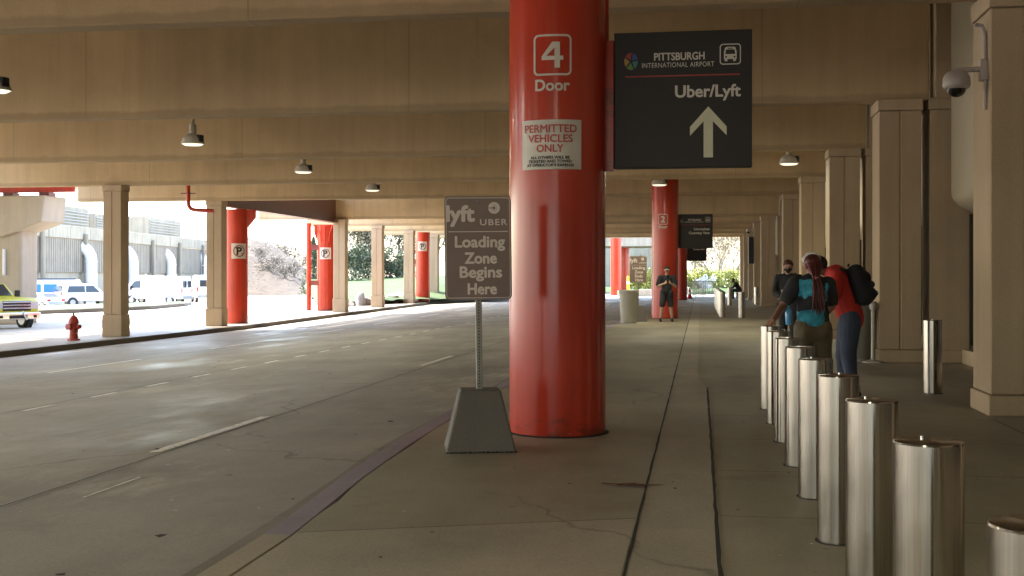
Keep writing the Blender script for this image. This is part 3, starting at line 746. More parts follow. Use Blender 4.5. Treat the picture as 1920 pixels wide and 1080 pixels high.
for d, rr, L in (((1, 0), .06, .25), ((-1, 0), .06, .23), ((0, -1), .085, .24)):
    a = Vector((d[0], d[1], 0)); m = MB(); m.tube([a*.09+Vector((0,0,.42)), a*(L-.06)+Vector((0,0,.42))], rr, 14); m.tube([a*(L-.06)+Vector((0,0,.42)), a*L+Vector((0,0,.42))], rr*1.25, 6); m.build('outlet', M['hyd'], hy, smooth=35)
m = MB(); m.tube([(.22, -.03, .38), (.25, -.06, .30), (.2, -.08, .22), (.14, -.09, .2)], .012, 6); m.build('chain', M['post'], hy)
M['cone'] = plain('cone_red', (.55, .03, .02), .5)
cn = tag(empty('traffic_cone', W(1293, 78)), 'red traffic cone with a white collar near the bright opening', 'cone')
m = MB(); m.lathe([(.16, .03), (.105, .30)], 20); m.lathe([(.078, .44), (.03, .70)], 20); m.build('cone_body', M['cone'], cn, smooth=40)
m = MB(); m.lathe([(.107, .302), (.080, .438)], 20); m.build('collar', M['white'], cn, smooth=40)
m = MB(); m.box((-.2, -.2, 0), (.2, .2, .03)); m.build('foot', M['rubber'], cn)
M['galv'] = plain('galvanised_barrier', (.5, .49, .46), .5, .2)
br = None
for i, (px, d, l) in enumerate(((1299, 83, 'metal crowd barrier behind the traffic cone'), (1323, 84, 'metal crowd barrier left of the far bollard row'))):
    r = empty('crowd_barrier', W(px, d), R(4), l, 'barrier', 'metal crowd barriers')
    m = MB(); wv = .84
    m.tube([(-wv, 0, .12), (-wv, 0, 1.05), (-wv+.08, 0, 1.12), (wv-.08, 0, 1.12), (wv, 0, 1.05), (wv, 0, .12)], .024, 8); m.tube([(-wv, 0, .2), (wv, 0, .2)], .02, 8); m.build('rail', M['galv'], r, smooth=40)
    m = MB()
    for k in range(13): x = -wv+.12+k*(2*wv-.24)/12; m.tube([(x, 0, .2), (x, 0, 1.11)], .022, 6)
    m.build('bars', M['galv'], r)
    for x in (-wv+.15, wv-.15):
        m = MB(); m.box((x-.05, -.28, 0), (x+.05, .28, .04)); m.box((x-.02, -.02, .04), (x+.02, .02, .2)); m.build('foot', M['white'], r)
# litter: a flattened red-brown leaf scrap by the joint
rs = W(1192, 8.2)
m = MB(); rr = random.Random(5); N = 40
m.add([(rs.x-.03+(.17+.06*sin(3*t)+rr.uniform(-.02, .03))*cos(t), rs.y+(.05+.02*sin(5*t)+rr.uniform(-.01, .015))*sin(t), .0105) for t in [2*pi*k/N for k in range(N)]], [list(range(N))])
M['rust'] = plain('dried_red_scrap', (.16, .045, .025), .8, var=.4, scale=30)
tag(m.build('paint_spill', M['rust']), 'dried reddish brown spill on the walkway beside the dark joint', 'spill')
# ---------------------------------------------------------------- vehicles
M['carwhite'] = plain('white_car_paint', (.72, .72, .72), .25, var=.03)
M['yellow'] = plain('lime_yellow_paint', (.55, .52, .04), .3, var=.05)
M['carblue'] = plain('blue_car_paint', (.02, .13, .42), .35, var=.06)
M['carglass'] = plain('vehicle_glass', (.03, .035, .04), .08, var=.05)
M['taillight'] = plain('red_tail_light', (.45, .02, .015), .25); M['headlight'] = plain('head_light_glass', (.6, .62, .64), .12)
M['silver'] = plain('silver_paint', (.45, .45, .46), .3, .4)
def vehicle(name, label, cat, loc, head, prof, wid, belt, tuck, wheels, wr, paint, windows, group=None, extras=None, lower=None):
    """prof: side outline (y forward, z) ; glass quads given on the side outline; head = heading in picture right / away"""
    hx = head[0]*cos(YAW)-head[1]*sin(YAW); hy = head[0]*sin(YAW)+head[1]*cos(YAW)
    r = empty(name, loc, atan2(-hx, hy), label, cat, group)
    hw = wid/2
    def xin(z): return hw-tuck*max(0, (z-belt))
    m = MB(); n = len(prof); vs = []
    for s in (-1, -.86, .86, 1):
        for y, z in prof:
            k = 1 if abs(s) == 1 else 1.0
            x = (xin(z) if abs(s) == 1 else xin(z)*.88)*(1 if s > 0 else -1)
            cy = sum(p[0] for p in prof)/n; cz = sum(p[1] for p in prof)/n
            e = .97 if abs(s) == 1 else 1
            vs.append((x, cy+(y-cy)*e, cz+(z-cz)*e))
    fs = [list(range(n)), list(range(4*n-1, 3*n-1, -1))]
    for q in range(3):
        for i in range(n): fs.append((q*n+i, q*n+(i+1) % n, (q+1)*n+(i+1) % n, (q+1)*n+i))
    m.add(vs, fs); body = m.build('body', paint, r, smooth=35, bevel=.03, seg=2)
    for kind, pts in windows:
        if kind == 'side':
            for s in (-1, 1):
                m = MB(); cy_ = sum(p[0] for p in prof)/n; cz_ = sum(p[1] for p in prof)/n
                m.add([(s*(xin(z)+.006), cy_+(y-cy_)*.97, cz_+(z-cz_)*.97) for y, z in pts]+[(s*(xin(z)-.02), cy_+(y-cy_)*.97, cz_+(z-cz_)*.97) for y, z in pts], [list(range(len(pts))), list(range(2*len(pts)-1, len(pts)-1, -1))]+[(i, (i+1) % len(pts), len(pts)+(i+1) % len(pts), len(pts)+i) for i in range(len(pts))])
                m.build('side_window', M['carglass'], r)
        else:
            (y0, z0), (y1, z1) = pts; off = .012*(1 if kind == 'front' else -1)
            m = MB(); a0 = xin(z0)*.86; a1 = xin(z1)*.86; d = Vector((0, y1-y0, z1-z0)).normalized(); nn = Vector((0, d.z, -d.y)) if kind == 'front' else Vector((0, -d.z, d.y))
            if nn.z < -.2: nn = -nn
            o = nn*.012; i_ = nn*-.01
            P = [Vector((-a0, y0, z0)), Vector((a0, y0, z0)), Vector((a1, y1, z1)), Vector((-a1, y1, z1))]
            m.add([p+o for p in P]+[p+i_ for p in P], [(0, 1, 2, 3), (7, 6, 5, 4)]+[(i, (i+1) % 4, 4+(i+1) % 4, 4+i) for i in range(4)])
            m.build('windscreen' if kind == 'front' else 'rear_window', M['carglass'], r)
    for y in wheels:
        for s in (-1, 1):
            T = Matrix.Translation((s*(hw-.11), y, wr)) @ Matrix.Rotation(R(90), 4, 'Y')
            wl = empty('wheel'); wl.parent = r
            m = MB(); m.lathe([(wr*.62, -.125), (wr*.93, -.125), (wr, -.09), (wr, .09), (wr*.93, .125), (wr*.62, .125)], 28, M=T); m.build('tyre', M['rubber'], wl, smooth=40)
            m = MB(); m.lathe([(wr*.61, -.128), (wr*.5, -.10), (wr*.15, -.13), (.02, -.13), (.02, .13), (wr*.15, .13), (wr*.5, .10), (wr*.61, .128)], 24, M=T); m.build('rim', M['silver'], wl, smooth=40)
            m = MB(); m.lathe([(wr*1.16, -.05), (wr*1.16, .126)] if s > 0 else [(wr*1.16, -.126), (wr*1.16, .05)], 28, M=T); m.build('wheel_arch', M['black'], r)
    if extras: extras(r, hw)
    return r
def bx(root, name, a, b, mat, bev=.015):
    m = MB(); m.box(a, b); return m.build(name, mat, root, bevel=bev, seg=1)
def pick_extras(r, hw):
    bx(r, 'grille', (-.62, 2.905, .78), (.62, 2.955, 1.20), M['black'])
    for s in (-1, 1): bx(r, 'headlight', (s*.66-.16 if s > 0 else -.98, 2.86, .86), (.98 if s > 0 else -.50, 2.94, 1.16), M['headlight'])
    for z in (.88, 1.0, 1.12): bx(r, 'grille_bar', (-.60, 2.945, z), (.60, 2.965, z+.045), M['chrome'])
    bx(r, 'bumper', (-1.0, 2.90, .44), (1.0, 3.06, .72), M['chrome'], .03)
    bx(r, 'bumper_opening', (-.4, 3.05, .48), (.4, 3.075, .62), M['black'])
    for s in (-1, 1):
        bx(r, 'fog_lamp', (s*.75-.08, 3.05, .5), (s*.75+.08, 3.07, .62), M['black'])
        bx(r, 'mirror', (s*1.16-.1, .95, 1.28), (s*1.16+.1, 1.08, 1.62), M['black'])
    m = MB(); m.tube([(-.35, 3.09, .42), (-.15, 3.12, .78)], .035, 8); m.build('tow_bar', M['white'], r)
    bx(r, 'door', (-hw-.004, -.35, .6), (-hw+.03, .75, 1.22), M['yellow'], .01)
    bx(r, 'stripe', (-hw-.006, -2.6, .72), (-hw+.02, -.4, .88), M['white'], .003); bx(r, 'stripe', (hw-.02, -2.6, .72), (hw+.006, 2.2, .88), M['white'], .003)
tp = W(14, 47.5); tp.z = og(tp.x, tp.y)+.0
hd = (.80, -.60)
fw = Vector((hd[0]*cos(YAW)-hd[1]*sin(YAW), hd[0]*sin(YAW)+hd[1]*cos(YAW), 0))
tp2 = W(32, 49.2)-fw*2.95; tp2.z = og(tp2.x, tp2.y)
PICK = [(-2.9, .55), (-2.9, 1.24), (-.75, 1.26), (-.6, 1.86), (.55, 1.90), (1.15, 1.36), (2.75, 1.30), (2.93, 1.18), (2.95, .55)]
vehicle('pickup_truck', 'lime yellow pickup truck with chrome bumper, nosing in beside the heavy pier', 'truck', tp2, hd, PICK, 2.04, 1.25, .22, (-1.85, 1.95), .44, M['yellow'], [('side', [(-.55, 1.33), (.85, 1.33), (.5, 1.80), (-.5, 1.80)]), ('front', [(1.12, 1.40), (.60, 1.86)])], None, pick_extras)
def van_extras(r, hw):
    for s in (-1, 1):
        bx(r, 'tail_light', (s*(hw-.06)-.07, -3.12, 1.0), (s*(hw-.06)+.07, -3.05, 1.42), M['taillight'])
        bx(r, 'rear_window', (s*.42-.30, -3.115, 1.45), (s*.42+.30, -3.06, 2.05), M['carglass'])
        bx(r, 'side_moulding', (s*hw-.02, -2.4, .55), (s*hw+.02, 1.9, .72), M['grey'])
        bx(r, 'mirror', (s*(hw+.12)-.09, 1.75, 1.25), (s*(hw+.12)+.09, 1.9, 1.6), M['black'])
    bx(r, 'bumper', (-hw+.05, -3.2, .42), (hw-.05, -3.05, .68), M['grey']); bx(r, 'bumper', (-hw+.05, 2.95, .35), (hw-.05, 3.1, .72), M['grey'])
VAN = [(-3.05, .45), (-3.08, 1.5), (-2.98, 2.45), (1.2, 2.50), (1.75, 2.30), (2.45, 1.42), (2.95, 1.20), (3.02, .45)]
def put_vehicle(px, d, z=None):
    p = W(px, d); p.z = og(p.x, p.y) if z is None else z; return p
vehicle('cargo_van', 'white cargo van parked side-on between the two nearest far-side pillars', 'van', put_vehicle(292, 108), (-.975, .22), VAN, 2.0, 1.35, .10, (-1.9, 1.85), .36, M['carwhite'], [('side', [(1.0, 1.42), (2.1, 1.42), (1.6, 2.05), (1.0, 2.1)]), ('front', [(2.36, 1.52), (1.82, 2.22)])], 'white vans', van_extras)
vehicle('cargo_van', 'white van seen from behind with a dark rear window, next to the parked cargo van', 'van', put_vehicle(383, 112), (-.35, .94), VAN, 2.0, 1.35, .10, (-1.9, 1.85), .36, M['carwhite'], [('side', [(1.0, 1.42), (2.1, 1.42), (1.6, 2.05), (1.0, 2.1)]), ('front', [(2.36, 1.52), (1.82, 2.22)])], 'white vans', van_extras)
def suv_extras(r, hw):
    for s in (-1, 1): bx(r, 'tail_light', (s*(hw-.06)-.08, -2.44, .95), (s*(hw-.06)+.08, -2.36, 1.25), M['taillight'])
    bx(r, 'bumper', (-hw+.05, -2.5, .42), (hw-.05, -2.36, .68), M['grey']); bx(r, 'number_plate', (-.26, -2.45, .8), (.26, -2.41, .93), M['silver'])
SUV = [(-2.4, .45), (-2.42, 1.1), (-2.2, 1.86), (.3, 1.92), (1.05, 1.22), (2.3, 1.12), (2.42, .9), (2.42, .45)]
vehicle('white_suv', 'white sport utility vehicle with its rear to the grass island', 'car', put_vehicle(163, 101), (.78, .62), SUV, 1.95, 1.15, .16, (-1.5, 1.5), .37, M['carwhite'], [('side', [(-2.0, 1.2), (-.5, 1.2), (-.5, 1.74), (-1.85, 1.74)]), ('side', [(-.42, 1.2), (.78, 1.2), (.25, 1.76), (-.42, 1.76)]), ('rear', [(-2.40, 1.25), (-2.25, 1.75)]), ('front', [(.98, 1.28), (.38, 1.85)])], None, suv_extras)
def bus_extras(r, hw):
    for s in (-1, 1):
        for y in (-2.2, -.75, .7): bx(r, 'blue_panel', (s*(hw-.01)-.02, y-.62, .85), (s*(hw-.01)+.02, y+.62, 1.95), M['carblue'], .01)
    bx(r, 'roof', (-hw+.1, -2.9, 2.345), (hw-.1, 1.2, 2.45), M['black'])
VN2 = [(-3.0, .45), (-3.02, 1.5), (-2.95, 2.32), (1.5, 2.34), (2.0, 1.45), (2.6, 1.2), (2.65, .45)]
vehicle('blue_van', 'white van with large blue side panels behind the white cars', 'van', put_vehicle(114, 103), (.93, .36), VN2, 1.98, 1.4, .08, (-1.9, 1.6), .36, M['carwhite'], [('side', [(1.35, 1.45), (1.9, 1.45), (1.5, 2.1), (1.35, 2.1)]), ('front', [(1.97, 1.5), (1.55, 2.25)])], None, bus_extras)
SED = [(-2.2, .4), (-2.25, .9), (-1.6, 1.02), (-.9, 1.42), (.35, 1.45), (1.1, .98), (2.1, .86), (2.25, .6), (2.2, .4)]
def sed_extras(r, hw):
    for s in (-1, 1): bx(r, 'tail_light', (s*(hw-.15)-.17, -2.27, .68), (s*(hw-.15)+.17, -2.18, .86), M['taillight'])
    bx(r, 'bumper', (-hw+.05, -2.32, .36), (hw-.05, -2.18, .6), M['silver'])
vehicle('white_sedan', 'low white sedan with red tail lights in front of the blue panelled van', 'car', put_vehicle(80, 98), (-.80, .60), SED, 1.8, .98, .35, (-1.35, 1.35), .32, M['carwhite'], [('side', [(-1.35, 1.03), (.75, 1.03), (.3, 1.36), (-.85, 1.36)]), ('rear', [(-1.55, 1.06), (-.95, 1.40)]), ('front', [(1.02, 1.03), (.42, 1.42)])], None, sed_extras).scale = (.86, .86, .86)

# ---------------------------------------------------------------- neighbouring ramp on its hammerhead pier
M['pier'] = concrete('pier_concrete', (.46, .38, .28), .9, .92)
pp = W(14, 56); pp.z = og(pp.x, pp.y)
rp = empty('side_ramp', pp, 0, 'neighbouring ramp on a thick concrete pier with a V-bottomed head', 'overpass'); e = -pp.z
m = MB(); m.box((-1.1, -.7, 0), (1.1, .75, 3.9+e)); m.build('column', M['pier'], rp, bevel=.12, seg=2)
m = MB(); m.prism([(-2.3, 3.95+e), (0.15, 3.2+e), (2.3, 3.95+e), (2.45, 5.15+e), (-2.45, 5.15+e)], -1.0, .95); m.build('pier_head', M['pier'], rp, bevel=.05, seg=1)
for x in (-1.6, .2, 2.0):
    m = MB(); m.box((x-.25, -.3, 5.155+e), (x+.25, .3, 5.34+e)); m.build('bearing', M['redsteel'], rp)
m = MB(); m.box((-16, -.4, 5.345+e), (3.6, -.35, 5.85+e)); m.box((-16, -.55, 5.3+e+.02), (3.6, -.2, 5.343+e)); m.build('girder', M['red'], rp)
m = MB(); m.box((-16, -100, 5.855+e), (3.9, 5, 6.2+e)); m.build('deck', M['slab'], rp)  # long unseen reach back past the camera is added to block sky light
m = MB(); m.tube([(.3, -.76, 1.5+e), (.3, -.76, 2.7+e)], .07, 10); m.build('tube_lamp', M['white'], rp, smooth=40)

# ---------------------------------------------------------------- service building with gooseneck vents
M['ribwall'] = concrete('ribbed_wall_concrete', (.25, .215, .165), .85, .8)
M['palewall'] = concrete('pale_wall_concrete', (.33, .29, .22), .85, .8)
A = W(40, 116); B = W(430, 192); dv = (B-A); L = dv.length; ang = atan2(dv.y, dv.x)
sb = empty('service_building', (A.x, A.y, -1.3), ang, 'long low concrete building with a ribbed grey wall behind the white vans', 'building')
m = MB(); m.box((0, 0, 0), (L, 26, 6.6)); m.build('core', M['palewall'], sb)
m = MB(); 
for k in range(int(L/.55)):
    x = k*.55; m.box((x, -.205, 3.2), (x+.42, .0, 6.75))
m.box((0, -.16, 3.2), (L, -.001, 6.75)); m.build('ribbed_panel', M['ribwall'], sb)
for k in range(int(L/5.6)+1):
    x = k*5.6; bx(sb, 'parapet_panel', (x+.06, -.36, 6.8), (min(x+5.5, L), .3, 8.15), M['palewall'], .03)
    if k % 2 == 0: bx(sb, 'downpipe', (x+3.4, -.75, 0), (x+3.9, -.37, 7.4), M['ribwall'], .08)
for x, w_, zt in ((17, 13, 11.0), (52, 15, 11.2), (32, 9, 10.6)):
    o = bx(sb, 'louvre_house', (x, 5, 6.61), (x+w_, 12, zt), M['palewall'], .05)
    m = MB()
    for k in range(8): z = 7.9+k*(zt-8.2)/8; m.box((x+.3, 4.85, z), (x+w_-.3, 4.995, z+.12))
    m.build('louvre', M['grey'], o)
M['duct'] = plain('white_duct', (.74, .74, .74), .4, var=.05)
gv = None
for i, (px, d, l) in enumerate(((171, 131, 'white gooseneck vent above the white sport utility vehicle'), (249, 144, 'white gooseneck vent just right of the nearest far-side pillar'), (321, 160, 'white gooseneck vent above the middle of the cargo van'), (384, 176, 'white gooseneck vent farthest along the ribbed wall'))):
    p = W(px, d); p.z = -1.25
    if gv is None:
        gv = empty('gooseneck_vent', p, YAW-R(3)); m = MB(); rr = .62; H = 5.4; C = 1.75
        pts = [(0, 0, 0), (0, 0, H-1.0)]+[(-C+C*cos(R(a)), 0, H-1.0+C*sin(R(a))) for a in range(10, 91, 10)]+[(-C-.5, 0, H-1.0+C)]
        m.tube(pts, rr, 20); m.build('duct', M['duct'], gv, smooth=40)
        m = MB(); m.tube([(-C-.52, 0, H-1.0+C), (-C-.56, 0, H-1.0+C)], rr*.8, 20); m.build('outlet', M['black'], gv)
        for z in (1.4, 2.9, 4.3):
            m = MB(); m.lathe([(rr+.05, z), (rr+.05, z+.1)], 20); m.build('flange', M['duct'], gv)
        o = gv
    else: o = copy_tree(gv); o.location = p
    tag(o, l, 'vent', 'gooseneck vents along the ribbed wall')
sp = W(274, 101); sp.z = og(sp.x, sp.y)
ps = tag(empty('street_sign', sp), 'thin sign post on the grass island before the white van', 'sign')
m = MB(); m.tube([(0, 0, 0), (0, 0, 2.6)], .05, 8); m.build('post', M['galv'], ps); bx(ps, 'plate', (-.15, -.07, 1.9), (.15, -.05, 2.4), M['white'], .003); bx(ps, 'plate', (-.15, -.07, 1.45), (.15, -.05, 1.75), M['grey'], .003)

# ---------------------------------------------------------------- greenery
M['grass'] = NT('grass').m
def grassmat():
    k = NT('spring_grass'); co = k.coord(); return k.done(k.ramp(k.noise(3, 8, co, .7), [(.3, (.022, .052, .009)), (.7, (.05, .085, .016))]), .9)
M['grass'] = grassmat()
M['brush'] = plain('dry_brush', (.060, .042, .023), .9, var=.6, scale=.9)
def leafmat(name, a, b):
    k = NT(name); co = k.coord(); c = k.ramp(k.noise(1.3, 6, co, .8), [(.32, a), (.68, b)])
    return k.done(c, .7)
M['leaf'] = leafmat('shrub_leaf', (.045, .06, .028), (.12, .135, .065))
M['olive'] = leafmat('grey_bud', (.10, .085, .05), (.20, .17, .10))
M['yellowleaf'] = leafmat('yellow_green_leaf', (.15, .19, .03), (.36, .35, .07))
M['twig'] = leafmat('pale_twig', (.15, .11, .065), (.30, .23, .13))
M['bark'] = plain('bark', (.075, .058, .042), .9, var=.3)
M['drygrass'] = leafmat('dry_stalks', (.045, .033, .018), (.09, .068, .04))
M['haze_twig'] = leafmat('haze_toned_twig', (.13, .108, .08), (.22, .18, .135))  # distance haze is put into this twig colour
M['stone'] = concrete('boulder_stone', (.26, .24, .22), .7, .95)
def patch(name, pts, mat, dz, kind='structure', zf=None, amp=0):
    """ground cover lying over the ground: polygon fan with an uneven inner grid"""
    bm = bmesh.new(); vs = [bm.verts.new((x, y, 0)) for x, y in pts]; bm.faces.new(vs)
    bmesh.ops.triangulate(bm, faces=bm.faces[:]); bmesh.ops.subdivide_edges(bm, edges=bm.edges[:], cuts=7, use_grid_fill=True)
    for v in bm.verts: v.co.z = (zf(v.co.x, v.co.y) if zf else og(v.co.x, v.co.y))+dz+random.uniform(-amp, amp)
    me = bpy.data.meshes.new(name); bm.to_mesh(me); bm.free(); return tag(mesh_obj(name, me, mat), kind=kind)
def P2(px, d): p = W(px, d); return (p.x, p.y)
isl = [P2(-60, 72), P2(150, 74), P2(280, 78), P2(338, 85), P2(352, 93), P2(335, 97.5), P2(250, 98), P2(100, 96), P2(-60, 94)]
patch('grass', isl, M['grass'], .25, 'stuff', amp=.015)
m = MB(); cxy = Vector((sum(p[0] for p in isl)/9, sum(p[1] for p in isl)/9, 0)); vs = []
for x, y in isl:
    d = (Vector((x, y, 0))-cxy).normalized()*.35
    for q, z in ((0, .24), (1, .24), (1.02, -.3)): vs.append((x+d.x*q, y+d.y*q, og(x, y)+z))
n = len(isl); m.add(vs, [(3*i+k, 3*((i+1) % n)+k, 3*((i+1) % n)+k+1, 3*i+k+1) for i in range(n) for k in (0, 1)])
tag(m.build('island_kerb', M['kerbdark']), kind='structure')
def bank(x, y):
    d = (y-72)*.05; return max(og(x, y), og(x, y)+min(1.6, max(0, d)))
patch('grass', [P2(598, 71), P2(720, 75), P2(830, 80), P2(960, 84), P2(1000, 150), P2(600, 150), P2(570, 95)], M['grass'], .28, 'stuff', bank, .05)
# hill behind the exit
m = MB(); hc = P2(480, 215); rr = random.Random(2)
nx, ny = 26, 18
for j in range(ny+1):
    for i in range(nx+1):
        px = 380+250*i/nx; d = 165+130*j/ny; p = W(px, d)
        h = 10.5*max(0, 1-((px-430)/185)**2 if px > 430 else 1)*min(1, j/9.)*(1-.15*max(0, j-9)/9)
        if i in (0, nx) or j in (0, ny): h = -.5
        m.v.append((p.x, p.y, -1.2+h+rr.uniform(-.25, .35)*(h > 1)))
m.f = [(j*(nx+1)+i, j*(nx+1)+i+1, (j+1)*(nx+1)+i+1, (j+1)*(nx+1)+i) for j in range(ny) for i in range(nx)]; m.mi = [0]*len(m.f)
tag(m.build('hill', M['brush'], smooth=60), kind='structure')
HILL = list(m.v)
def cards(mb, pts, size, rnd, thin=1.0, up=.3):
    for p in pts:
        s = size*rnd.uniform(.6, 1.4); n = Vector((rnd.gauss(0, 1), rnd.gauss(0, 1), rnd.gauss(0, 1)+up)).normalized()
        u = n.orthogonal().normalized(); u.rotate(Matrix.Rotation(rnd.random()*6.28, 3, n)); v = n.cross(u)*thin
        mb.add([p-u*s-v*s*.1, p-v*s*.5, p+u*s, p+v*s*.5], [(0, 1, 2, 3)])
m = MB(); rr = random.Random(9); pts = []
for k in range(6000):
    b = rr.choice(HILL)
    if b[2] > -.3: pts.append(Vector((b[0]+rr.uniform(-4, 4), b[1]+rr.uniform(-4, 4), b[2]+rr.uniform(-.2, 1.1))))
cards(m, pts, .17, rr, .35); tag(m.build('dry_brush', M['drygrass']), kind='stuff')

def branch(mb, p, d, ln, r, depth, rnd, tips, spread=.5, n=3, droop=0.0):
    k = 3; pts = [p]; rs = [r]; q = p.copy(); dd = d.copy()
    for i in range(k):
        dd = (dd+Vector((rnd.gauss(0, .12), rnd.gauss(0, .12), rnd.gauss(0, .08)-droop))).normalized(); q = q+dd*ln/k; pts.append(q.copy()); rs.append(r*(1-.45*(i+1)/k))
    mb.tube(pts, rs, 5 if r > .03 else 3, caps=False)
    if depth == 0: tips.append(q); return
    tips.append(pts[2])
    for i in range(n):
        a = dd.orthogonal().normalized(); a.rotate(Matrix.Rotation(rnd.random()*6.28, 3, dd))
        nd = (dd+a*rnd.uniform(spread*.5, spread*1.3)).normalized(); st = pts[rnd.choice((2, 3, 3))]
        branch(mb, st.copy(), nd, ln*rnd.uniform(.6, .82), r*.55, depth-1, rnd, tips, spread, n, droop)
def tree(loc, h, label, leaf, nleaf, lsize, seed, name='deciduous_tree', trunk=.16, depth=4, spread=.6, stems=1, cloud=.55, group=None, bark='bark', n=3):
    r = empty(name, loc, 0, label, 'tree', group); rnd = random.Random(seed); m = MB(); tips = []
    for s in range(stems):
        d = Vector((rnd.gauss(0, .12 if stems == 1 else .38), rnd.gauss(0, .12 if stems == 1 else .38), 1)).normalized()
        branch(m, Vector((rnd.gauss(0, .1*(stems > 1)), rnd.gauss(0, .1*(stems > 1)), 0)), d, h*.34, trunk, depth, rnd, tips, spread, n)
    m.build('trunk', M[bark], r)
    if nleaf:
        m = MB(); pts = []
        for k in range(nleaf):
            t = rnd.choice(tips); pts.append(t+Vector((rnd.gauss(0, cloud), rnd.gauss(0, cloud), rnd.gauss(0, cloud*.8))))
        cards(m, pts, lsize, rnd); m.build('crown', leaf, r)
    return r
TG = 'trees beyond the far pavement'
for i, (px, d, h, l) in enumerate(((672, 112, 8.5, 'grey budding tree between the ribbed red column and the slim pillar'), (742, 116, 9, 'grey budding tree with gaps of sky, left of the distant red column'), (818, 126, 9.5, 'bare budding tree partly behind the loading zone board'))):
    p = W(px, d); p.z = bank(p.x, p.y)-.1
    tree(p, h, l, M['olive'], 5200, .13, 20+i, cloud=.75, group=TG, spread=.8)
def shrub(loc, w_, h, label, leaf, nl, size, seed, name='shrub', cat='shrub', group=None):
    r = empty(name, loc, 0, label, cat, group); rnd = random.Random(seed); m = MB(); pts = []
    for s in range(7):
        a = rnd.random()*6.28; m.tube([(0, 0, 0), (cos(a)*w_*.2, sin(a)*w_*.2, h*.4), (cos(a)*w_*.38, sin(a)*w_*.38, h*.75)], [.04, .025, .01], 5)
    m.build('stem', M['bark'], r)
    cl = [(Vector((rnd.gauss(0, w_*.22), rnd.gauss(0, w_*.22), h*rnd.uniform(.2, .8))), rnd.uniform(.16, .3)*min(w_, h)) for _ in range(16)]
    m = MB()
    for k in range(nl):
        c, rad = rnd.choice(cl); v = Vector((rnd.gauss(0, 1), rnd.gauss(0, 1), rnd.gauss(0, 1))).normalized()*rad*rnd.random()**.4
        q = c+v; q.z = max(.03, q.z); pts.append(q)
    cards(m, pts, size, rnd); m.build('foliage', leaf, r); return r
for i, (px, d, w_, h, l) in enumerate(((658, 103, 3.4, 3.6, 'dark green shrub beside the pillar behind the ribbed red column'), (688, 107, 3.2, 3.0, 'rounded dark shrub left of the slim pillar'), (728, 106, 3.4, 3.3, 'dark green shrub right of the slim pillar'), (752, 112, 3.0, 2.4, 'lower green shrub before the pillar next to the distant red column'))):
    p = W(px, d); p.z = bank(p.x, p.y)-.05; shrub(p, w_, h, l, M['leaf'], 2600, .13, 40+i, group='dark shrubs on the grass bank')
def conifer(loc, h, label, seed):
    r = empty('conifer_tree', loc, 0, label, 'tree'); rnd = random.Random(seed); m = MB(); m.tube([(0, 0, 0), (0, 0, h)], [.16, .02], 7); m.build('trunk', M['bark'], r)
    pts = []
    for k in range(3600):
        z = rnd.uniform(.12, 1)*h; rad = (1-z/h)**.8*h*.27; a = rnd.choice(range(9))*.7+z*3+rnd.gauss(0, .18); q = rnd.random()**.5*rad
        pts.append(Vector((cos(a)*q, sin(a)*q, z-q*.25)))
    m = MB(); cards(m, pts, .15, rnd, .5); m.build('crown', M['leaf'], r); return r
p = W(588, 108); p.z = og(p.x, p.y); conifer(p, 5.6, 'small dark conifer beside the thin red pipe', 3)
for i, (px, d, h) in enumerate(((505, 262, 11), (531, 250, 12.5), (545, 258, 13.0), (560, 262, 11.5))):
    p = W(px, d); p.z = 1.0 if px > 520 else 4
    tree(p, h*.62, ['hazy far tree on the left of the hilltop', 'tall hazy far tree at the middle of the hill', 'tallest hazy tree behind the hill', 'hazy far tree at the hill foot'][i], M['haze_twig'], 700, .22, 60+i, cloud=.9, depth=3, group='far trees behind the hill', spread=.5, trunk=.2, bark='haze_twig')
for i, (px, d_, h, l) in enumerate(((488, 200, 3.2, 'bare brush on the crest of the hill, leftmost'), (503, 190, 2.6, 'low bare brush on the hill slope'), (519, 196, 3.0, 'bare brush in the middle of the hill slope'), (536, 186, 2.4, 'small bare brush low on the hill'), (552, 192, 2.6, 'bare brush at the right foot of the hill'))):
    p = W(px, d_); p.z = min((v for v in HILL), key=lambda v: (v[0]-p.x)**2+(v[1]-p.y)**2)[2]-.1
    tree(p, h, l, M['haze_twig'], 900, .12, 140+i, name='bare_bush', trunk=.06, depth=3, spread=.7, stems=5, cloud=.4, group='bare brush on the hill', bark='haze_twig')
def boulder(loc, s, label, seed):
    rnd = random.Random(seed); bm = bmesh.new(); bmesh.ops.create_icosphere(bm, subdivisions=3, radius=1)
    ax = [(Vector((rnd.gauss(0, 1), rnd.gauss(0, 1), rnd.gauss(0, 1))).normalized(), rnd.uniform(.55, .85)) for _ in range(9)]
    for v in bm.verts:
        for a, c in ax:
            t = v.co.dot(a)
            if t > c: v.co -= a*(t-c)
        v.co = Vector((v.co.x*s[0], v.co.y*s[1], v.co.z*s[2]))+Vector((0, 0, s[2]*.55))
    me = bpy.data.meshes.new('boulder'); bm.to_mesh(me); bm.free(); o = mesh_obj('boulder', me, M['stone']); o.location = loc
    return tag(o, label, 'rock', 'boulders along the grass')
for i, (px, d, s, l) in enumerate(((652, 71.5, (.45, .4, .3), 'small boulder just right of the pillar behind the ribbed red column'), (676, 73, (.42, .4, .62), 'upright pale boulder in the grass left of the slim pillar'), (688, 73.5, (.3, .3, .45), 'dark upright boulder leaning by the pale one'), (732, 78, (.6, .4, .35), 'low boulder right of the slim pillar'), (751, 79, (.95, .5, .42), 'wide flat boulder before the pillar left of the distant red column'))):
    p = W(px, d); p.z = bank(p.x, p.y)-.05; boulder(p, s, l, 80+i)

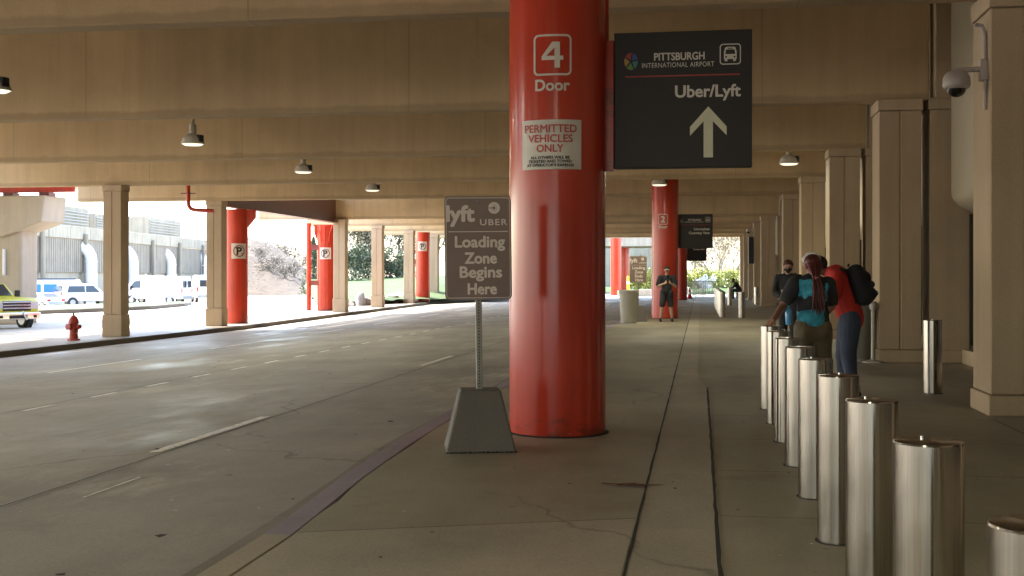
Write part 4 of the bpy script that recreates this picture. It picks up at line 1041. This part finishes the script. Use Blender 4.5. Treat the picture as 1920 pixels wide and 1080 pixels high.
# ---------------------------------------------------------------- beyond the bright opening
strip('driveway', -16, 14, [100.5, 106, 112, 118], lambda x, y: -.26, M['kerbdark'], 2, .2)
m = MB()
for j in range(9):
    for i in range(25): x = -14+i*2.0; y = 118+j*3; m.v.append((x, y, -.28+min(1, j/2)*.5+.12*sin(x)))
m.f = [(j*25+i, j*25+i+1, (j+1)*25+i+1, (j+1)*25+i) for j in range(8) for i in range(24)]; m.mi = [0]*len(m.f)
tag(m.build('grass', M['grass']), kind='stuff')
hg = empty('flowering_hedge', W(1330, 124, 0), R(2), 'loose yellow green hedge filling the bright opening', 'hedge'); rnd = random.Random(12); pts = []; m = MB()
for k in range(60):
    x = -8+16*k/59; y0 = rnd.uniform(-.8, .8)
    for q in range(3):
        a = rnd.random()*6.28; e_ = Vector((x+cos(a)*.9, y0+sin(a)*.8, rnd.uniform(1.3, 2.3))); m.tube([(x, y0, 0), (x+cos(a)*.35, y0+sin(a)*.3, e_.z*.6), e_], [.02, .014, .006], 4, caps=False)
        for _ in range(95): t = rnd.random()**.7; pts.append(Vector((x, y0, 0)).lerp(e_, t)+Vector((rnd.gauss(0, .28), rnd.gauss(0, .28), rnd.gauss(0, .16))))
m.build('stem', M['bark'], hg); m = MB(); cards(m, [q for q in pts if q.z > 0], .11, rnd); m.build('foliage', M['yellowleaf'], hg)
wf = W(1318, 119, .1); shrub(wf, 2.6, 1.5, 'low shrub covered in white blossom before the yellow green hedge', plain('white_blossom', (.7, .7, .66), .7), 1100, .075, 77)
for i, (px, d, h, l) in enumerate(((1296, 131, 9, 'bare many-stemmed tree at the edge of the bright opening by the hanging sign'), (1322, 136, 10, 'bare pale tree in the middle of the bright opening'), (1346, 132, 9.5, 'bare many-stemmed tree right of the middle of the bright opening'), (1372, 137, 10, 'bare pale tree nearest the last terminal pillar'), (1335, 146, 11, 'pale bare tree farthest back in the bright opening'), (1384, 147, 10.5, 'pale bare tree farthest back next to the last pillar'))):
    tree(W(px, d, 0), h, l, M['twig'], 2600, .10, 100+i, name='bare_tree', trunk=.09, depth=4, spread=.5, stems=5, cloud=.5, group='bare trees beyond the opening', bark='twig')
# far bits seen between the big red column and the Door 2 column
fr = empty('far_ramp', W(1165, 112, -.3), R(3), 'far concrete ramp and wall seen between the two numbered columns', 'overpass')
m = MB(); m.box((-16, 0, 4.6), (6, 9, 6.4)); m.build('deck', M['palewall'], fr)
m = MB(); m.box((-6, 26, 0), (5.0, 26.6, 5.2)); m.build('wall', M['palewall'], fr)
for px, d, l in ((1155, 104, 'sunlit far red column left of the distant loading zone board'), (1171, 118, 'farthest red column, half hidden behind the sunlit one')):
    p = W(px, d); p.z = -.62; far_column_ = red_column(p, .46, 5.4, l)
m = MB(); m.prism([(0, 0), (9.5, 0), (9.5, .95), (0, .75)], 0, .3); lw = m.build('low_wall', M['kerb'], bevel=.02, seg=1); lw.location = W(1163, 93, -.4); lw.rotation_euler = (0, 0, R(56)); tag(lw, 'low grey parapet wall beside the road behind the pale bin', 'wall')
p = W(1213, 112, -.3); shrub(p, 2.2, 2.6, 'yellow green bush next to the Door 2 column', M['yellowleaf'], 1500, .11, 91)
yb = W(1178, 98, -.35); yp = tag(empty('marker_post', yb), 'bright yellow marker post beside the far red columns', 'post')
m = MB(); m.lathe([(.11, 0), (.11, 1.75), (.08, 1.85)], 14); m.build('tube', plain('safety_yellow', (.75, .50, .02), .5), yp, smooth=40)
m = MB(); m.lathe([(.125, 1.2), (.125, 1.4)], 14); m.build('band', M['white'], yp)
# ---------------------------------------------------------------- people
V = Vector
TMP = bpy.data.scenes.new('workbench')
def cap_geo(mb, p0, r0, p1, r1, flat=None, n=14):
    """tapered round-ended limb piece; flat=(direction, ratio) squashes its section"""
    p0, p1 = V(p0), V(p1); ax = p1-p0; L = ax.length
    t = ax.normalized() if L > 1e-6 else V((0, 0, 1)); u = t.orthogonal().normalized(); v = t.cross(u)
    rings = []
    for k in range(-90, 1, 18): rings.append((p0+t*r0*sin(R(k)), max(1e-4, r0*cos(R(k)))))
    for k in range(0, 91, 18): rings.append((p1+t*r1*sin(R(k)), max(1e-4, r1*cos(R(k)))))
    vs = []; fs = []
    for c, r in rings:
        for i in range(n):
            o = (u*cos(2*pi*i/n)+v*sin(2*pi*i/n))*r
            if flat: d = V(flat[0]).normalized(); o = o-d*o.dot(d)*(1-flat[1])
            vs.append(c+o)
    for k in range(len(rings)-1):
        for i in range(n): j = (i+1) % n; fs.append((k*n+i, k*n+j, (k+1)*n+j, (k+1)*n+i))
    fs += [list(range(n-1, -1, -1)), [(len(rings)-1)*n+i for i in range(n)]]
    mb.add(vs, fs)
def blob(name, caps, mat, parent, voxel=.01, smooth=3, wrinkle=0):
    """one continuous skin grown over a set of limb pieces"""
    mb = MB()
    for c in caps: cap_geo(mb, *c)
    me = bpy.data.meshes.new(name); me.from_pydata([tuple(v) for v in mb.v], [], mb.f)
    bm = bmesh.new(); bm.from_mesh(me); bmesh.ops.recalc_face_normals(bm, faces=bm.faces); bm.to_mesh(me); bm.free()
    o = bpy.data.objects.new('tmp', me); TMP.collection.objects.link(o)
    rm = o.modifiers.new('r', 'REMESH'); rm.mode = 'VOXEL'; rm.voxel_size = voxel; rm.use_smooth_shade = True
    sm = o.modifiers.new('s', 'SMOOTH'); sm.factor = .5; sm.iterations = smooth
    with bpy.context.temp_override(scene=TMP, view_layer=TMP.view_layers[0]):
        dg = bpy.context.evaluated_depsgraph_get(); dg.update()
        m2 = bpy.data.meshes.new_from_object(o.evaluated_get(dg)); m2.name = name
    bpy.data.objects.remove(o); bpy.data.meshes.remove(me)
    if wrinkle:
        from mathutils import noise
        for vtx in m2.vertices:
            c = vtx.co; q = V((c.x*9, c.y*9, c.z*5)); vtx.co = c+vtx.normal*wrinkle*(noise.noise(q)+.5*noise.noise(q*2.3))
    return mesh_obj(name, m2, mat, parent)
def hand(w, d, pn, th, curl=.5, s=1):
    """palm, four unequal bent fingers and a thumb; d = wrist to knuckles, pn = palm side, th = thumb side"""
    w, d, pn, th = V(w), V(d).normalized(), V(pn).normalized(), V(th).normalized(); out = []
    k = w+d*.085*s
    for q in (-.028, -.009, .010, .028): out.append((w+th*q*.8*s+d*.02*s, .017*s, k+th*q*s, .014*s))
    for q, L in ((.030, .062), (.010, .072), (-.010, .066), (-.029, .050)):
        b = k+th*q*s; d1 = (d*cos(curl*.8)+pn*sin(curl*.8)); d2 = (d*cos(curl*1.9)+pn*sin(curl*1.9)); d3 = (d*cos(curl*2.6)+pn*sin(curl*2.6))
        a1 = b+d1*L*.5*s; a2 = a1+d2*L*.32*s; a3 = a2+d3*L*.24*s
        out += [(b, .0100*s, a1, .0092*s), (a1, .0092*s, a2, .0085*s), (a2, .0085*s, a3, .0075*s)]
    b = w+d*.025*s+th*.028*s; t1 = b+(d*.6+th*.7+pn*.25).normalized()*.036*s; t2 = t1+(d*.9+th*.25+pn*.35).normalized()*.03*s
    out += [(b, .013*s, t1, .0115*s), (t1, .0115*s, t2, .009*s)]
    return out
def head_caps(c, fwd, s=1):
    c = V(c); f = V(fwd).normalized(); up = V((0, 0, 1)); up = (up-f*up.dot(f)).normalized(); r = f.cross(up)
    o = [(c+up*.025*s-f*.012*s, .088*s, c+up*.025*s+f*.02*s, .082*s), (c-up*.03*s+f*.025*s, .066*s, c-up*.075*s+f*.045*s, .042*s),
         (c+f*.095*s+up*.012*s, .008*s, c+f*.112*s-up*.022*s, .013*s), (c+f*.088*s-up*.052*s-r*.018*s, .010*s, c+f*.088*s-up*.052*s+r*.018*s, .010*s),
         (c+f*.075*s+up*.028*s-r*.045*s, .018*s, c+f*.082*s+up*.030*s+r*.045*s, .018*s)]
    for q in (-1, 1): o.append((c+r*q*.086*s-f*.01*s+up*.012*s, .016*s, c+r*q*.086*s-f*.012*s-up*.022*s, .011*s, ))
    return o, f, up, r
def eyes(root, c, f, up, r, s=1):
    for q in (-1, 1):
        m = MB(); bm_c = V(c)+f*.083*s+r*q*.033*s+up*.008*s
        m.lathe([(.0001, -.011*s), (.008*s, -.007*s), (.011*s, 0), (.008*s, .007*s), (.0001, .011*s)], 10, M=Matrix.Translation(bm_c)); m.build('eye', M['eye'], root, smooth=60)
M['eye'] = plain('eye_dark', (.03, .022, .02), .2)
M['skinA'] = plain('skin_brown', (.32, .16, .10), .5, var=.06); M['skinB'] = plain('skin_fair', (.46, .27, .19), .5, var=.06); M['skinC'] = plain('skin_dark', (.11, .055, .035), .5, var=.06)
M['hairred'] = plain('dark_red_braids', (.10, .016, .014), .5, var=.3, scale=30); M['hairdark'] = plain('dark_hair', (.02, .014, .012), .6, var=.3, scale=30)
M['redshirt'] = plain('red_shirt', (.52, .03, .02), .8, var=.15, scale=4); M['blackcloth'] = plain('black_cloth', (.013, .013, .016), .85, var=.2); M['greycloth'] = plain('charcoal_cloth', (.03, .03, .034), .85, var=.2)
M['hood'] = plain('grey_hood', (.10, .10, .11), .85); M['jeans'] = plain('blue_jeans', (.045, .06, .10), .85, var=.3, scale=5); M['khaki'] = plain('olive_khaki', (.13, .10, .055), .85, var=.15)
M['whitecloth'] = plain('white_cloth', (.72, .70, .68), .8, var=.08); M['pink'] = plain('pink_tie', (.55, .22, .2), .7); M['bottle'] = plain('light_blue_bottle', (.12, .42, .75), .25)
def teal_shirt():
    k = NT('black_and_teal_shirt'); tc = k.n('ShaderNodeTexCoord'); sx = k.n('ShaderNodeSeparateXYZ'); k.l(tc.outputs['Object'], sx.inputs[0])
    wob = k.math('MULTIPLY', k.math('SUBTRACT', k.noise(7, 3, tc.outputs['Object']), .5), .10)
    x = k.math('ADD', sx.outputs[0], wob); z = k.math('ADD', sx.outputs[2], wob)
    def box(x0, x1, z0, z1):
        a = k.math('MULTIPLY', k.math('GREATER_THAN', x, x0), k.math('LESS_THAN', x, x1)); b = k.math('MULTIPLY', k.math('GREATER_THAN', z, z0), k.math('LESS_THAN', z, z1)); return k.math('MULTIPLY', a, b)
    m = k.math('MAXIMUM', box(-.17, .10, .84, 1.06), k.math('MAXIMUM', box(-.17, -.02, 1.20, 1.40), box(.13, .27, 1.16, 1.36)))
    return k.done(k.mix(m, (.016, .016, .02), k.ramp(k.noise(14, 3, tc.outputs['Object']), [(.35, (.015, .17, .25)), (.65, (.05, .36, .48))])), .8)
M['teal'] = teal_shirt()
def legs(hx, hz, kn, an, r=(.085, .055, .038), foot=None):
    """two bare legs from hip to ankle"""
    out = []
    for q in (0, 1):
        h = V((hx[q], 0, hz)) if not isinstance(hx[q], (tuple, V)) else V(hx[q])
        out += [(h, r[0], V(kn[q]), r[1]), (V(kn[q]), r[1]*1.02, V(kn[q]).lerp(V(an[q]), .35), r[1]*1.05), (V(kn[q]).lerp(V(an[q]), .35), r[1]*1.05, V(an[q]), r[2])]
    return out
def shoe(name, a, d, mat, root, s=1):
    a, d = V(a), V(d).normalized()
    return blob(name, [(V((a.x, a.y, .05))-d*.05, .042*s, V((a.x, a.y, .04))+d*.08, .043*s), (V((a.x, a.y, .04))+d*.08, .043*s, V((a.x, a.y, .033))+d*.16, .034*s), (a, .048*s, V((a.x, a.y, .05)), .045*s)], mat, root, .012, 2)

# --- woman with red braids leaning on the last bollard, seen from behind
q = W(1524, 13.3)
p1 = empty('person', q, R(4), 'person with long red braids and teal-black shirt leaning on a bollard', 'person', 'people by the bollards')
hb = V((.762, 2.72+1.321*8, .902)); il = Matrix.Rotation(-R(4), 4, 'Z') @ (hb-q)
hx_, hy_ = il.x, il.y
F = (0, 1, 0)
hc, f_, u_, r_ = head_caps((-.0, .10, 1.545), (-.45, .85, -.12), 1.0)
wl = V((hx_+.035, hy_+.04, .965)); el = V((-.33, .0, 1.10)); shl = V((-.19, .05, 1.345)); shr = V((.175, .06, 1.345)); er = V((.235, .20, 1.09)); wr_ = V((.14, .38, .98))
body = hc+[((0, .07, 1.36), .058, (0, .09, 1.47), .052), (shl, .062, el, .046), (el, .046, wl, .030), (shr, .062, er, .046), (er, .046, wr_, .030),
  ((0, .02, .95), .13, (0, .05, 1.30), .14, ((0, 1, 0), .7))]+legs(((-.10, 0, .90), (.10, 0, .90)), .9, ((-.11, .02, .48), (.12, .01, .48)), ((-.12, -.02, .09), (.13, -.02, .09)), (.095, .07, .045))
body += hand(wl, V((-.55, -.45, -.55)), (0, .1, -1), V((.6, -.6, 0)), .22)+hand(wr_, V((-.3, .7, -.5)), (-.6, 0, -.5), (0, 0, 1), .6)
blob('body', body, M['skinA'], p1, .0075, 3)
blob('shirt', [((0, .0, .92), .185, (0, .04, 1.12), .17, ((0, 1, 0), .80)), ((0, .04, 1.12), .17, (0, .05, 1.30), .175, ((0, 1, 0), .74)), ((-.125, .05, 1.34), .09, (.125, .05, 1.34), .09), ((0, .07, 1.36), .09, (0, .08, 1.40), .075)]
  +[((0, -.045, 1.25), .10, (0, -.03, 1.1), .12, ((0, 1, 0), .6))], M['teal'], p1, .011, 3, .008)
for s_, e_ in ((shl, el), (shr, er)): blob('sleeve', [(V(s_), .092, V(s_).lerp(V(e_), .62), .088)], M['greycloth'], p1, .011, 2, .006)
blob('shorts', [((-.09, -.01, .84), .125, (-.105, .01, .54), .10), ((.09, -.01, .84), .125, (.11, .01, .54), .10), ((-.065, 0, .86), .145, (.065, 0, .86), .145), ((-.075, -.06, .82), .105, (.075, -.06, .82), .105)], M['khaki'], p1, .012, 3, .006)
for a in ((-.12, -.02, .09), (.13, -.02, .09)): shoe('shoe', a, (0, 1, 0), M['blackcloth'], p1)
hcn = V((0, .10, 1.545))
hair = [(hcn+V((.012, -.03, .045)), .098, hcn+V((.005, .01, .05)), .096), (hcn+V((.03, -.06, -.02)), .085, hcn+V((.02, -.07, -.09)), .055)]
hr = blob('hair', hair, M['hairred'], p1, .009, 2)
m = MB(); rr = random.Random(4)
for k in range(22):
    a = -1.0+2.0*k/21; x0 = .02+.085*sin(a); 
    st = hcn+V((x0, -.075-.04*cos(a), .06-.03*abs(a))); tie = V((.02+.02*sin(a*2), -.075+rr.uniform(-.015, .015), 1.425)); end = V((.05+a*.07+rr.uniform(-.02, .02), -.175+rr.uniform(-.02, .02), rr.uniform(1.0, 1.18)))
    m.tube([hcn+V((x0*.8, -.03, .12-.03*abs(a))), st, tie+V((a*.012, -.02, 0)), tie+V((a*.03+.01, -.07, -.10)), end.lerp(tie, .35)+V((0, -.02, 0)), end], [.010, .011, .010, .010, .009, .006], 6)
m.build('braid', M['hairred'], p1, smooth=60)['kind'] = 'stuff'
m = MB(); m.lathe([(.036, -.016), (.046, 0), (.036, .016)], 14, M=Matrix.Translation((.02, -.085, 1.43)) @ Matrix.Rotation(R(35), 4, 'X')); m.build('hair_tie', M['pink'], p1, smooth=50)
blob('headband', [(hcn+V((-.075, -.0, .075)), .035, hcn+V((-.03, .0, .125)), .034), (hcn+V((-.03, .0, .125)), .034, hcn+V((.035, -.02, .132)), .033), (hcn+V((.035, -.02, .132)), .033, hcn+V((.075, -.03, .09)), .026)], M['whitecloth'], p1, .009, 2)
m = MB(); m.lathe([(.03, 0), (.034, .01), (.034, .15), (.026, .175), (.014, .185), (.014, .21)], 16)
bt = m.build('water_bottle', M['bottle'], smooth=40); bt.location = q+Matrix.Rotation(R(4), 3, 'Z') @ V((-.27, -.03, .90)); tag(bt, 'light blue water bottle at the hip of the braided person', 'bottle')

# --- person in red bending forward, backpack on
q2 = W(1590, 14.2)
p2 = empty('person', q2, R(84), 'person in red shirt and jeans leaning in under a big black backpack', 'person', 'people by the bollards')
hc, f_, u_, r_ = head_caps((0, .36, 1.555), (0, .9, -.55), 1.02)
sl, sr = V((-.20, .14, 1.43)), V((.20, .14, 1.43)); el, er = V((-.26, .16, 1.13)), V((.26, .16, 1.13)); wl, wr_ = V((-.18, .36, .98)), V((.19, .30, .90))
body = hc+[((0, .16, 1.45), .062, (0, .29, 1.51), .056), (sl, .066, el, .048), (el, .048, wl, .032), (sr, .066, er, .048), (er, .048, wr_, .032), ((0, -.02, 1.0), .15, (0, .12, 1.36), .16, ((0, 1, 0), .7)), ((-.1, -.02, .95), .1, (-.1, 0, .5), .07), ((.1, -.02, .95), .1, (.1, .06, .5), .07), ((-.1, 0, .5), .07, (-.1, -.06, .1), .045), ((.1, .06, .5), .07, (.1, .02, .1), .045)]
body += hand(wl, V((.2, .8, -.5)), (.7, 0, -.4), (0, .3, 1), .7)+hand(wr_, V((-.1, .4, -.8)), (-.8, .1, 0), (0, 1, 0), .6)
blob('body', body, M['skinC'], p2, .009, 3)
blob('shirt', [((0, -.03, .95), .19, (0, .04, 1.15), .19, ((0, 1, 0), .80)), ((0, .04, 1.15), .19, (0, .12, 1.38), .20, ((0, 1, 0), .76)), ((-.15, .14, 1.43), .10, (.15, .14, 1.43), .10), ((0, .17, 1.46), .09, (0, .21, 1.48), .075), (sl, .092, sl.lerp(el, .6), .086), (sr, .092, sr.lerp(er, .6), .086)], M['redshirt'], p2, .011, 3, .009)
blob('jeans', [((-.09, -.02, .92), .135, (-.10, .0, .5), .092), ((.09, -.02, .92), .135, (.10, .06, .5), .092), ((-.10, 0, .5), .092, (-.10, -.06, .11), .075), ((.10, .06, .5), .092, (.10, .02, .11), .075), ((-.06, -.02, .95), .15, (.06, -.02, .95), .15, ((0, 1, 0), .85))], M['jeans'], p2, .012, 3, .009)
for a in ((-.1, -.06, .09), (.1, .02, .09)): shoe('shoe', a, (0, 1, 0), M['greycloth'], p2)
c = V((0, .36, 1.555)); blob('hair', [(c+V((0, -.035, .035)), .094, c+V((0, .0, .05)), .092)], M['hairdark'], p2, .009, 2)
bp = empty('backpack', q2+Matrix.Rotation(R(84), 3, 'Z') @ V((0, -.125, 1.06)), R(84), 'large rounded black backpack on the person in red', 'backpack')
T = Matrix.Rotation(R(-14), 4, 'X')
def tp_(x, y, z): return T @ V((x, y, z))
blob('bag', [(tp_(-.09, -.09, .14), .13, tp_(-.09, -.07, .44), .12), (tp_(.09, -.09, .14), .13, tp_(.09, -.07, .44), .12), (tp_(-.07, -.16, .15), .10, tp_(.07, -.16, .15), .10), (tp_(-.06, -.14, .36), .10, tp_(.06, -.14, .36), .10)], M['blackcloth'], bp, .012, 3, .005)
blob('front_pocket', [(tp_(-.07, -.225, .14), .05, tp_(.07, -.225, .14), .05), (tp_(-.07, -.215, .26), .05, tp_(.07, -.215, .26), .05)], M['greycloth'], bp, .01, 2)
for s_ in (-1, 1):
    m = MB(); m.tube([tp_(s_*.13, .02, .50), tp_(s_*.14, .10, .54), tp_(s_*.15, .21, .46), tp_(s_*.15, .25, .30), tp_(s_*.15, .16, .12), tp_(s_*.13, .02, .08)], .022, 8); m.build('strap', M['blackcloth'], bp, smooth=50)
m = MB(); m.tube([tp_(-.04, -.0, .55), tp_(-.03, -.01, .575), tp_(.03, -.01, .575), tp_(.04, -.0, .55)], .012, 8); m.build('handle', M['blackcloth'], bp, smooth=50)

bp.scale = (.92, .92, .92)
# --- standing figure maker for the three simpler adults
def standing(loc, rz_, label, cfg):
    r = empty('person', loc, rz_, label, 'person', cfg.get('group')); hcn = V(cfg['head']); s = cfg.get('s', 1)
    hc, f_, u_, r__ = head_caps(hcn, cfg['look'], 1.0)
    L = cfg['legs']; A_ = cfg['arms']
    b = hc+[((0, .0, 1.44), .058, hcn-V((0, .01, .07)), .052), ((0, 0, 1.0), .14, (0, .0, 1.34), .15, ((0, 1, 0), .65))]
    for sh, e, w_, d, pn, th, cu in A_: b += [(V(sh), .058, V(e), .044), (V(e), .044, V(w_), .029)]+hand(w_, d, pn, th, cu)
    b += legs(((-.09, 0, .93), (.09, 0, .93)), .93, L[0], L[1], (.09, .058, .040))
    blob('body', b, cfg['skin'], r, .009, 3)
    blob(cfg.get('topname', 'shirt'), [((0, .0, .93), .175, (0, 0, 1.12), .165, ((0, 1, 0), .72)), ((0, 0, 1.12), .165, (0, 0, 1.32), .19, ((0, 1, 0), .62)), ((-.14, 0, 1.40), .088, (.14, 0, 1.40), .088), ((0, 0, 1.43), .08, (0, .0, 1.455), .068)]
         +[c for sh, e, w_, *_ in A_ for c in ([(V(sh), .084, V(sh).lerp(V(e), .75), .085)] if cfg['short'] else [(V(sh), .084, V(e), .066), (V(e), .066, V(e).lerp(V(w_), .93), .052)])], cfg['top'], r, .011, 3, .007)
    kn = L[0]
    if cfg['shorts']: lo = [((-.09, 0, .92), .125, V(kn[0])+V((0, 0, .05)), .098), ((.09, 0, .92), .125, V(kn[1])+V((0, 0, .05)), .098)]
    else: lo = [((-.09, 0, .92), .12, kn[0], .082), ((.09, 0, .92), .12, kn[1], .082), (kn[0], .082, V(L[1][0])+V((0, 0, .03)), .068), (kn[1], .082, V(L[1][1])+V((0, 0, .03)), .068)]
    blob('shorts' if cfg['shorts'] else 'trousers', lo+[((-.06, 0, .95), .13, (.06, 0, .95), .13, ((0, 1, 0), .85))], cfg['bottom'], r, .012, 3, .006)
    for a in L[1]: shoe('shoe', a, cfg.get('toe', (0, 1, 0)), M['blackcloth'], r)
    blob('hair' if not cfg.get('cap') else 'cap', [(hcn+V((0, -.02, .045)), .094, hcn+V((0, .01, .05)), .092)]+([(hcn+f_*.07+u_*.055, .045, hcn+f_*.14+u_*.04, .035, (u_, .3))] if cfg.get('cap') else [(hcn-f_*.06-u_*.02, .06, hcn-f_*.05-u_*.05, .04)]), cfg['hair'], r, .009, 2)
    eyes(r, hcn, f_, u_, r__)
    return r, hcn, f_, u_, r__
q4 = W(1250, 38.2)
standing(q4, R(180+8), 'man in black cap, t-shirt and shorts looking at a phone by the Door 2 column', dict(head=(0, .05, 1.635), look=(0, .9, -.42), skin=M['skinB'], top=M['blackcloth'], bottom=M['greycloth'], hair=M['blackcloth'], cap=True, short=True, shorts=True, group='people farther along the walkway',
  legs=(((-.12, .02, .50), (.14, .02, .50)), ((-.17, 0, .09), (.20, 0, .09))), arms=[(V((-.20, 0, 1.41)), V((-.29, .05, 1.13)), V((-.10, .27, 1.22)), (.6, .5, .4), (.3, -.9, .2), (0, -.2, 1), .9), (V((.20, 0, 1.41)), V((.29, .05, 1.13)), V((.10, .27, 1.22)), (-.6, .5, .4), (-.3, -.9, .2), (0, -.2, 1), .9)]))
m = MB(); m.box((-.038, -.005, -.075), (.038, .005, .075)); ph = m.build('phone', M['black'], bevel=.004); ph.location = q4+Matrix.Rotation(R(188), 3, 'Z') @ V((0, .335, 1.275)); ph.rotation_euler = (R(-35), 0, R(188)); tag(ph, 'dark phone held by the man at the Door 2 column', 'phone')
q3 = W(1479, 22.5)
p3, hcn, f_, u_, r__ = standing(q3, R(180-24), 'person in black hoodie and face mask standing among the pillars', dict(head=(0, .04, 1.615), look=(-.25, .95, -.15), skin=M['skinB'], top=M['blackcloth'], bottom=M['greycloth'], hair=plain('auburn_hair', (.07, .022, .014), .6), cap=False, short=False, shorts=False, topname='hoodie', group='people farther along the walkway',
  legs=(((-.10, .02, .50), (.10, .02, .50)), ((-.11, 0, .09), (.12, 0, .09))), arms=[(V((-.20, 0, 1.40)), V((-.27, -.02, 1.12)), V((-.06, .22, 1.14)), (.8, .2, .1), (.1, -.9, 0), (0, 0, 1), .6), (V((.20, 0, 1.40)), V((.27, -.02, 1.12)), V((.06, .25, 1.08)), (-.8, .2, .1), (-.1, -.9, 0), (0, 0, 1), .6)]))
blob('face_mask', [(hcn+f_*.072-u_*.03, .045, hcn+f_*.066-u_*.075, .035), (hcn+f_*.04-u_*.04-r__*.05, .03, hcn+f_*.04-u_*.04+r__*.05, .03)], M['greycloth'], p3, .008, 2)
blob('hood', [((-.10, -.06, 1.45), .06, (0, -.11, 1.43), .07), ((0, -.11, 1.43), .07, (.10, -.06, 1.45), .06)], M['hood'], p3, .01, 2)
q6 = W(1463, 22.2)
cs = tag(empty('carrier_bag', q6+V((.03, 0, 0))), 'white carrier bag on the ground beside the person in the hoodie', 'bag')
blob('bag', [((-.10, 0, .07), .07, (.10, 0, .07), .07, ((0, 1, 0), .7)), ((-.09, 0, .30), .06, (.09, 0, .30), .06, ((0, 1, 0), .6)), ((-.1, 0, .07), .06, (-.09, 0, .3), .05), ((.1, 0, .07), .06, (.09, 0, .3), .05)], M['whitecloth'], cs, .012, 2, .008)
m = MB(); m.tube([(-.06, 0, .34), (-.05, 0, .46), (.05, 0, .46), (.06, 0, .34)], .008, 6); m.build('handle', M['whitecloth'], cs)
# --- dark figure sitting far off by the opening
q5 = W(1381, 78)
bn = tag(empty('bench', q5, R(95)), 'small dark bench under the seated far figure', 'bench')
m = MB(); m.box((-.6, -.42, .40), (.6, .02, .45)); m.build('seat', M['grey'], bn, bevel=.01)
for x in (-.5, .5): bx(bn, 'leg', (x-.04, -.38, 0), (x+.04, -.02, .398), M['grey'])
p5 = empty('person', q5, R(95), 'dark clothed person sitting hunched forward beside the bright opening', 'person', 'people farther along the walkway')
hc, f_, u_, r_ = head_caps((0, .22, 1.20), (0, .8, -.5)); al, ar = V((-.2, .05, 1.0)), V((.2, .05, 1.0))
body = hc+[((0, .08, 1.03), .06, (0, .17, 1.12), .055), ((0, -.2, .58), .15, (0, .02, .93), .16, ((0, 1, 0), .75)), ((-.1, -.2, .54), .095, (-.13, .25, .54), .07), ((.1, -.2, .54), .095, (.13, .25, .54), .07), ((-.13, .25, .54), .065, (-.13, .22, .1), .045), ((.13, .25, .54), .065, (.13, .22, .1), .045), (al, .06, (-.25, .2, .75), .05), ((-.25, .2, .75), .05, (-.08, .36, .68), .032), (ar, .06, (.25, .2, .75), .05), ((.25, .2, .75), .05, (.08, .36, .68), .032)]+hand((-.08, .36, .68), (.5, .6, -.3), (.5, -.5, 0), (0, 0, 1), .6)+hand((.08, .36, .68), (-.5, .6, -.3), (-.5, -.5, 0), (0, 0, 1), .6)
blob('body', body, M['skinC'], p5, .011, 3)
blob('jacket', [((0, -.2, .56), .18, (0, .02, .93), .19, ((0, 1, 0), .8)), ((-.15, .04, .99), .09, (.15, .04, .99), .09), (al, .085, (-.25, .2, .75), .068), ((-.25, .2, .75), .068, (-.1, .34, .69), .05), (ar, .085, (.25, .2, .75), .068), ((.25, .2, .75), .068, (.1, .34, .69), .05)], M['blackcloth'], p5, .013, 3, .006)
blob('trousers', [((-.1, -.2, .55), .12, (-.13, .25, .55), .09), ((.1, -.2, .55), .12, (.13, .25, .55), .09), ((-.13, .25, .55), .085, (-.13, .22, .12), .065), ((.13, .25, .55), .085, (.13, .22, .12), .065)], M['greycloth'], p5, .013, 3)
for x in (-.13, .13): shoe('shoe', (x, .22, .09), (0, 1, 0), M['blackcloth'], p5)
blob('hair', [(V((0, .20, 1.24)), .095, V((0, .22, 1.25)), .093)], M['hairdark'], p5, .01, 2)
bpy.data.scenes.remove(TMP)

# ---------------------------------------------------------------- grit and scraps on the paving
m = MB(); rr = random.Random(31)
def flake(x, y, z, s):
    a = rr.random()*6.28; n = rr.choice((4, 5, 6)); m.add([(x+s*rr.uniform(.6, 1.3)*cos(a+6.28*k/n), y+s*rr.uniform(.6, 1.3)*sin(a+6.28*k/n), z+.002+.3*s*rr.random()) for k in range(n)], [list(range(n))])
for k in range(240):
    y = 4+36*rr.random()**1.6; x = rr.uniform(-16.5, -2.8); flake(x, y, rz(x, y)+.008, rr.uniform(.008, .030))
for k in range(60): flake(rr.uniform(-2.2, -.45), rr.uniform(5, 12), .010, rr.uniform(.004, .014))
for k in range(50): flake(rr.uniform(.15, 2.7), rr.uniform(4, 20), .010, rr.uniform(.004, .013))
tag(m.build('grit', plain('pale_grit', (.62, .58, .5), .8, var=.4, scale=3)), kind='stuff')
m = MB()
for k in range(110): 
    y = 4+30*rr.random()**1.5; x = rr.uniform(-14, -2.8); flake(x, y, rz(x, y)+.008, rr.uniform(.01, .04))
for k in range(40): flake(rr.uniform(-2.2, 2.7), rr.uniform(5, 16), .010, rr.uniform(.004, .016))
tag(m.build('dead_leaf_scraps', plain('dark_scrap', (.05, .04, .03), .8, var=.4)), kind='stuff')
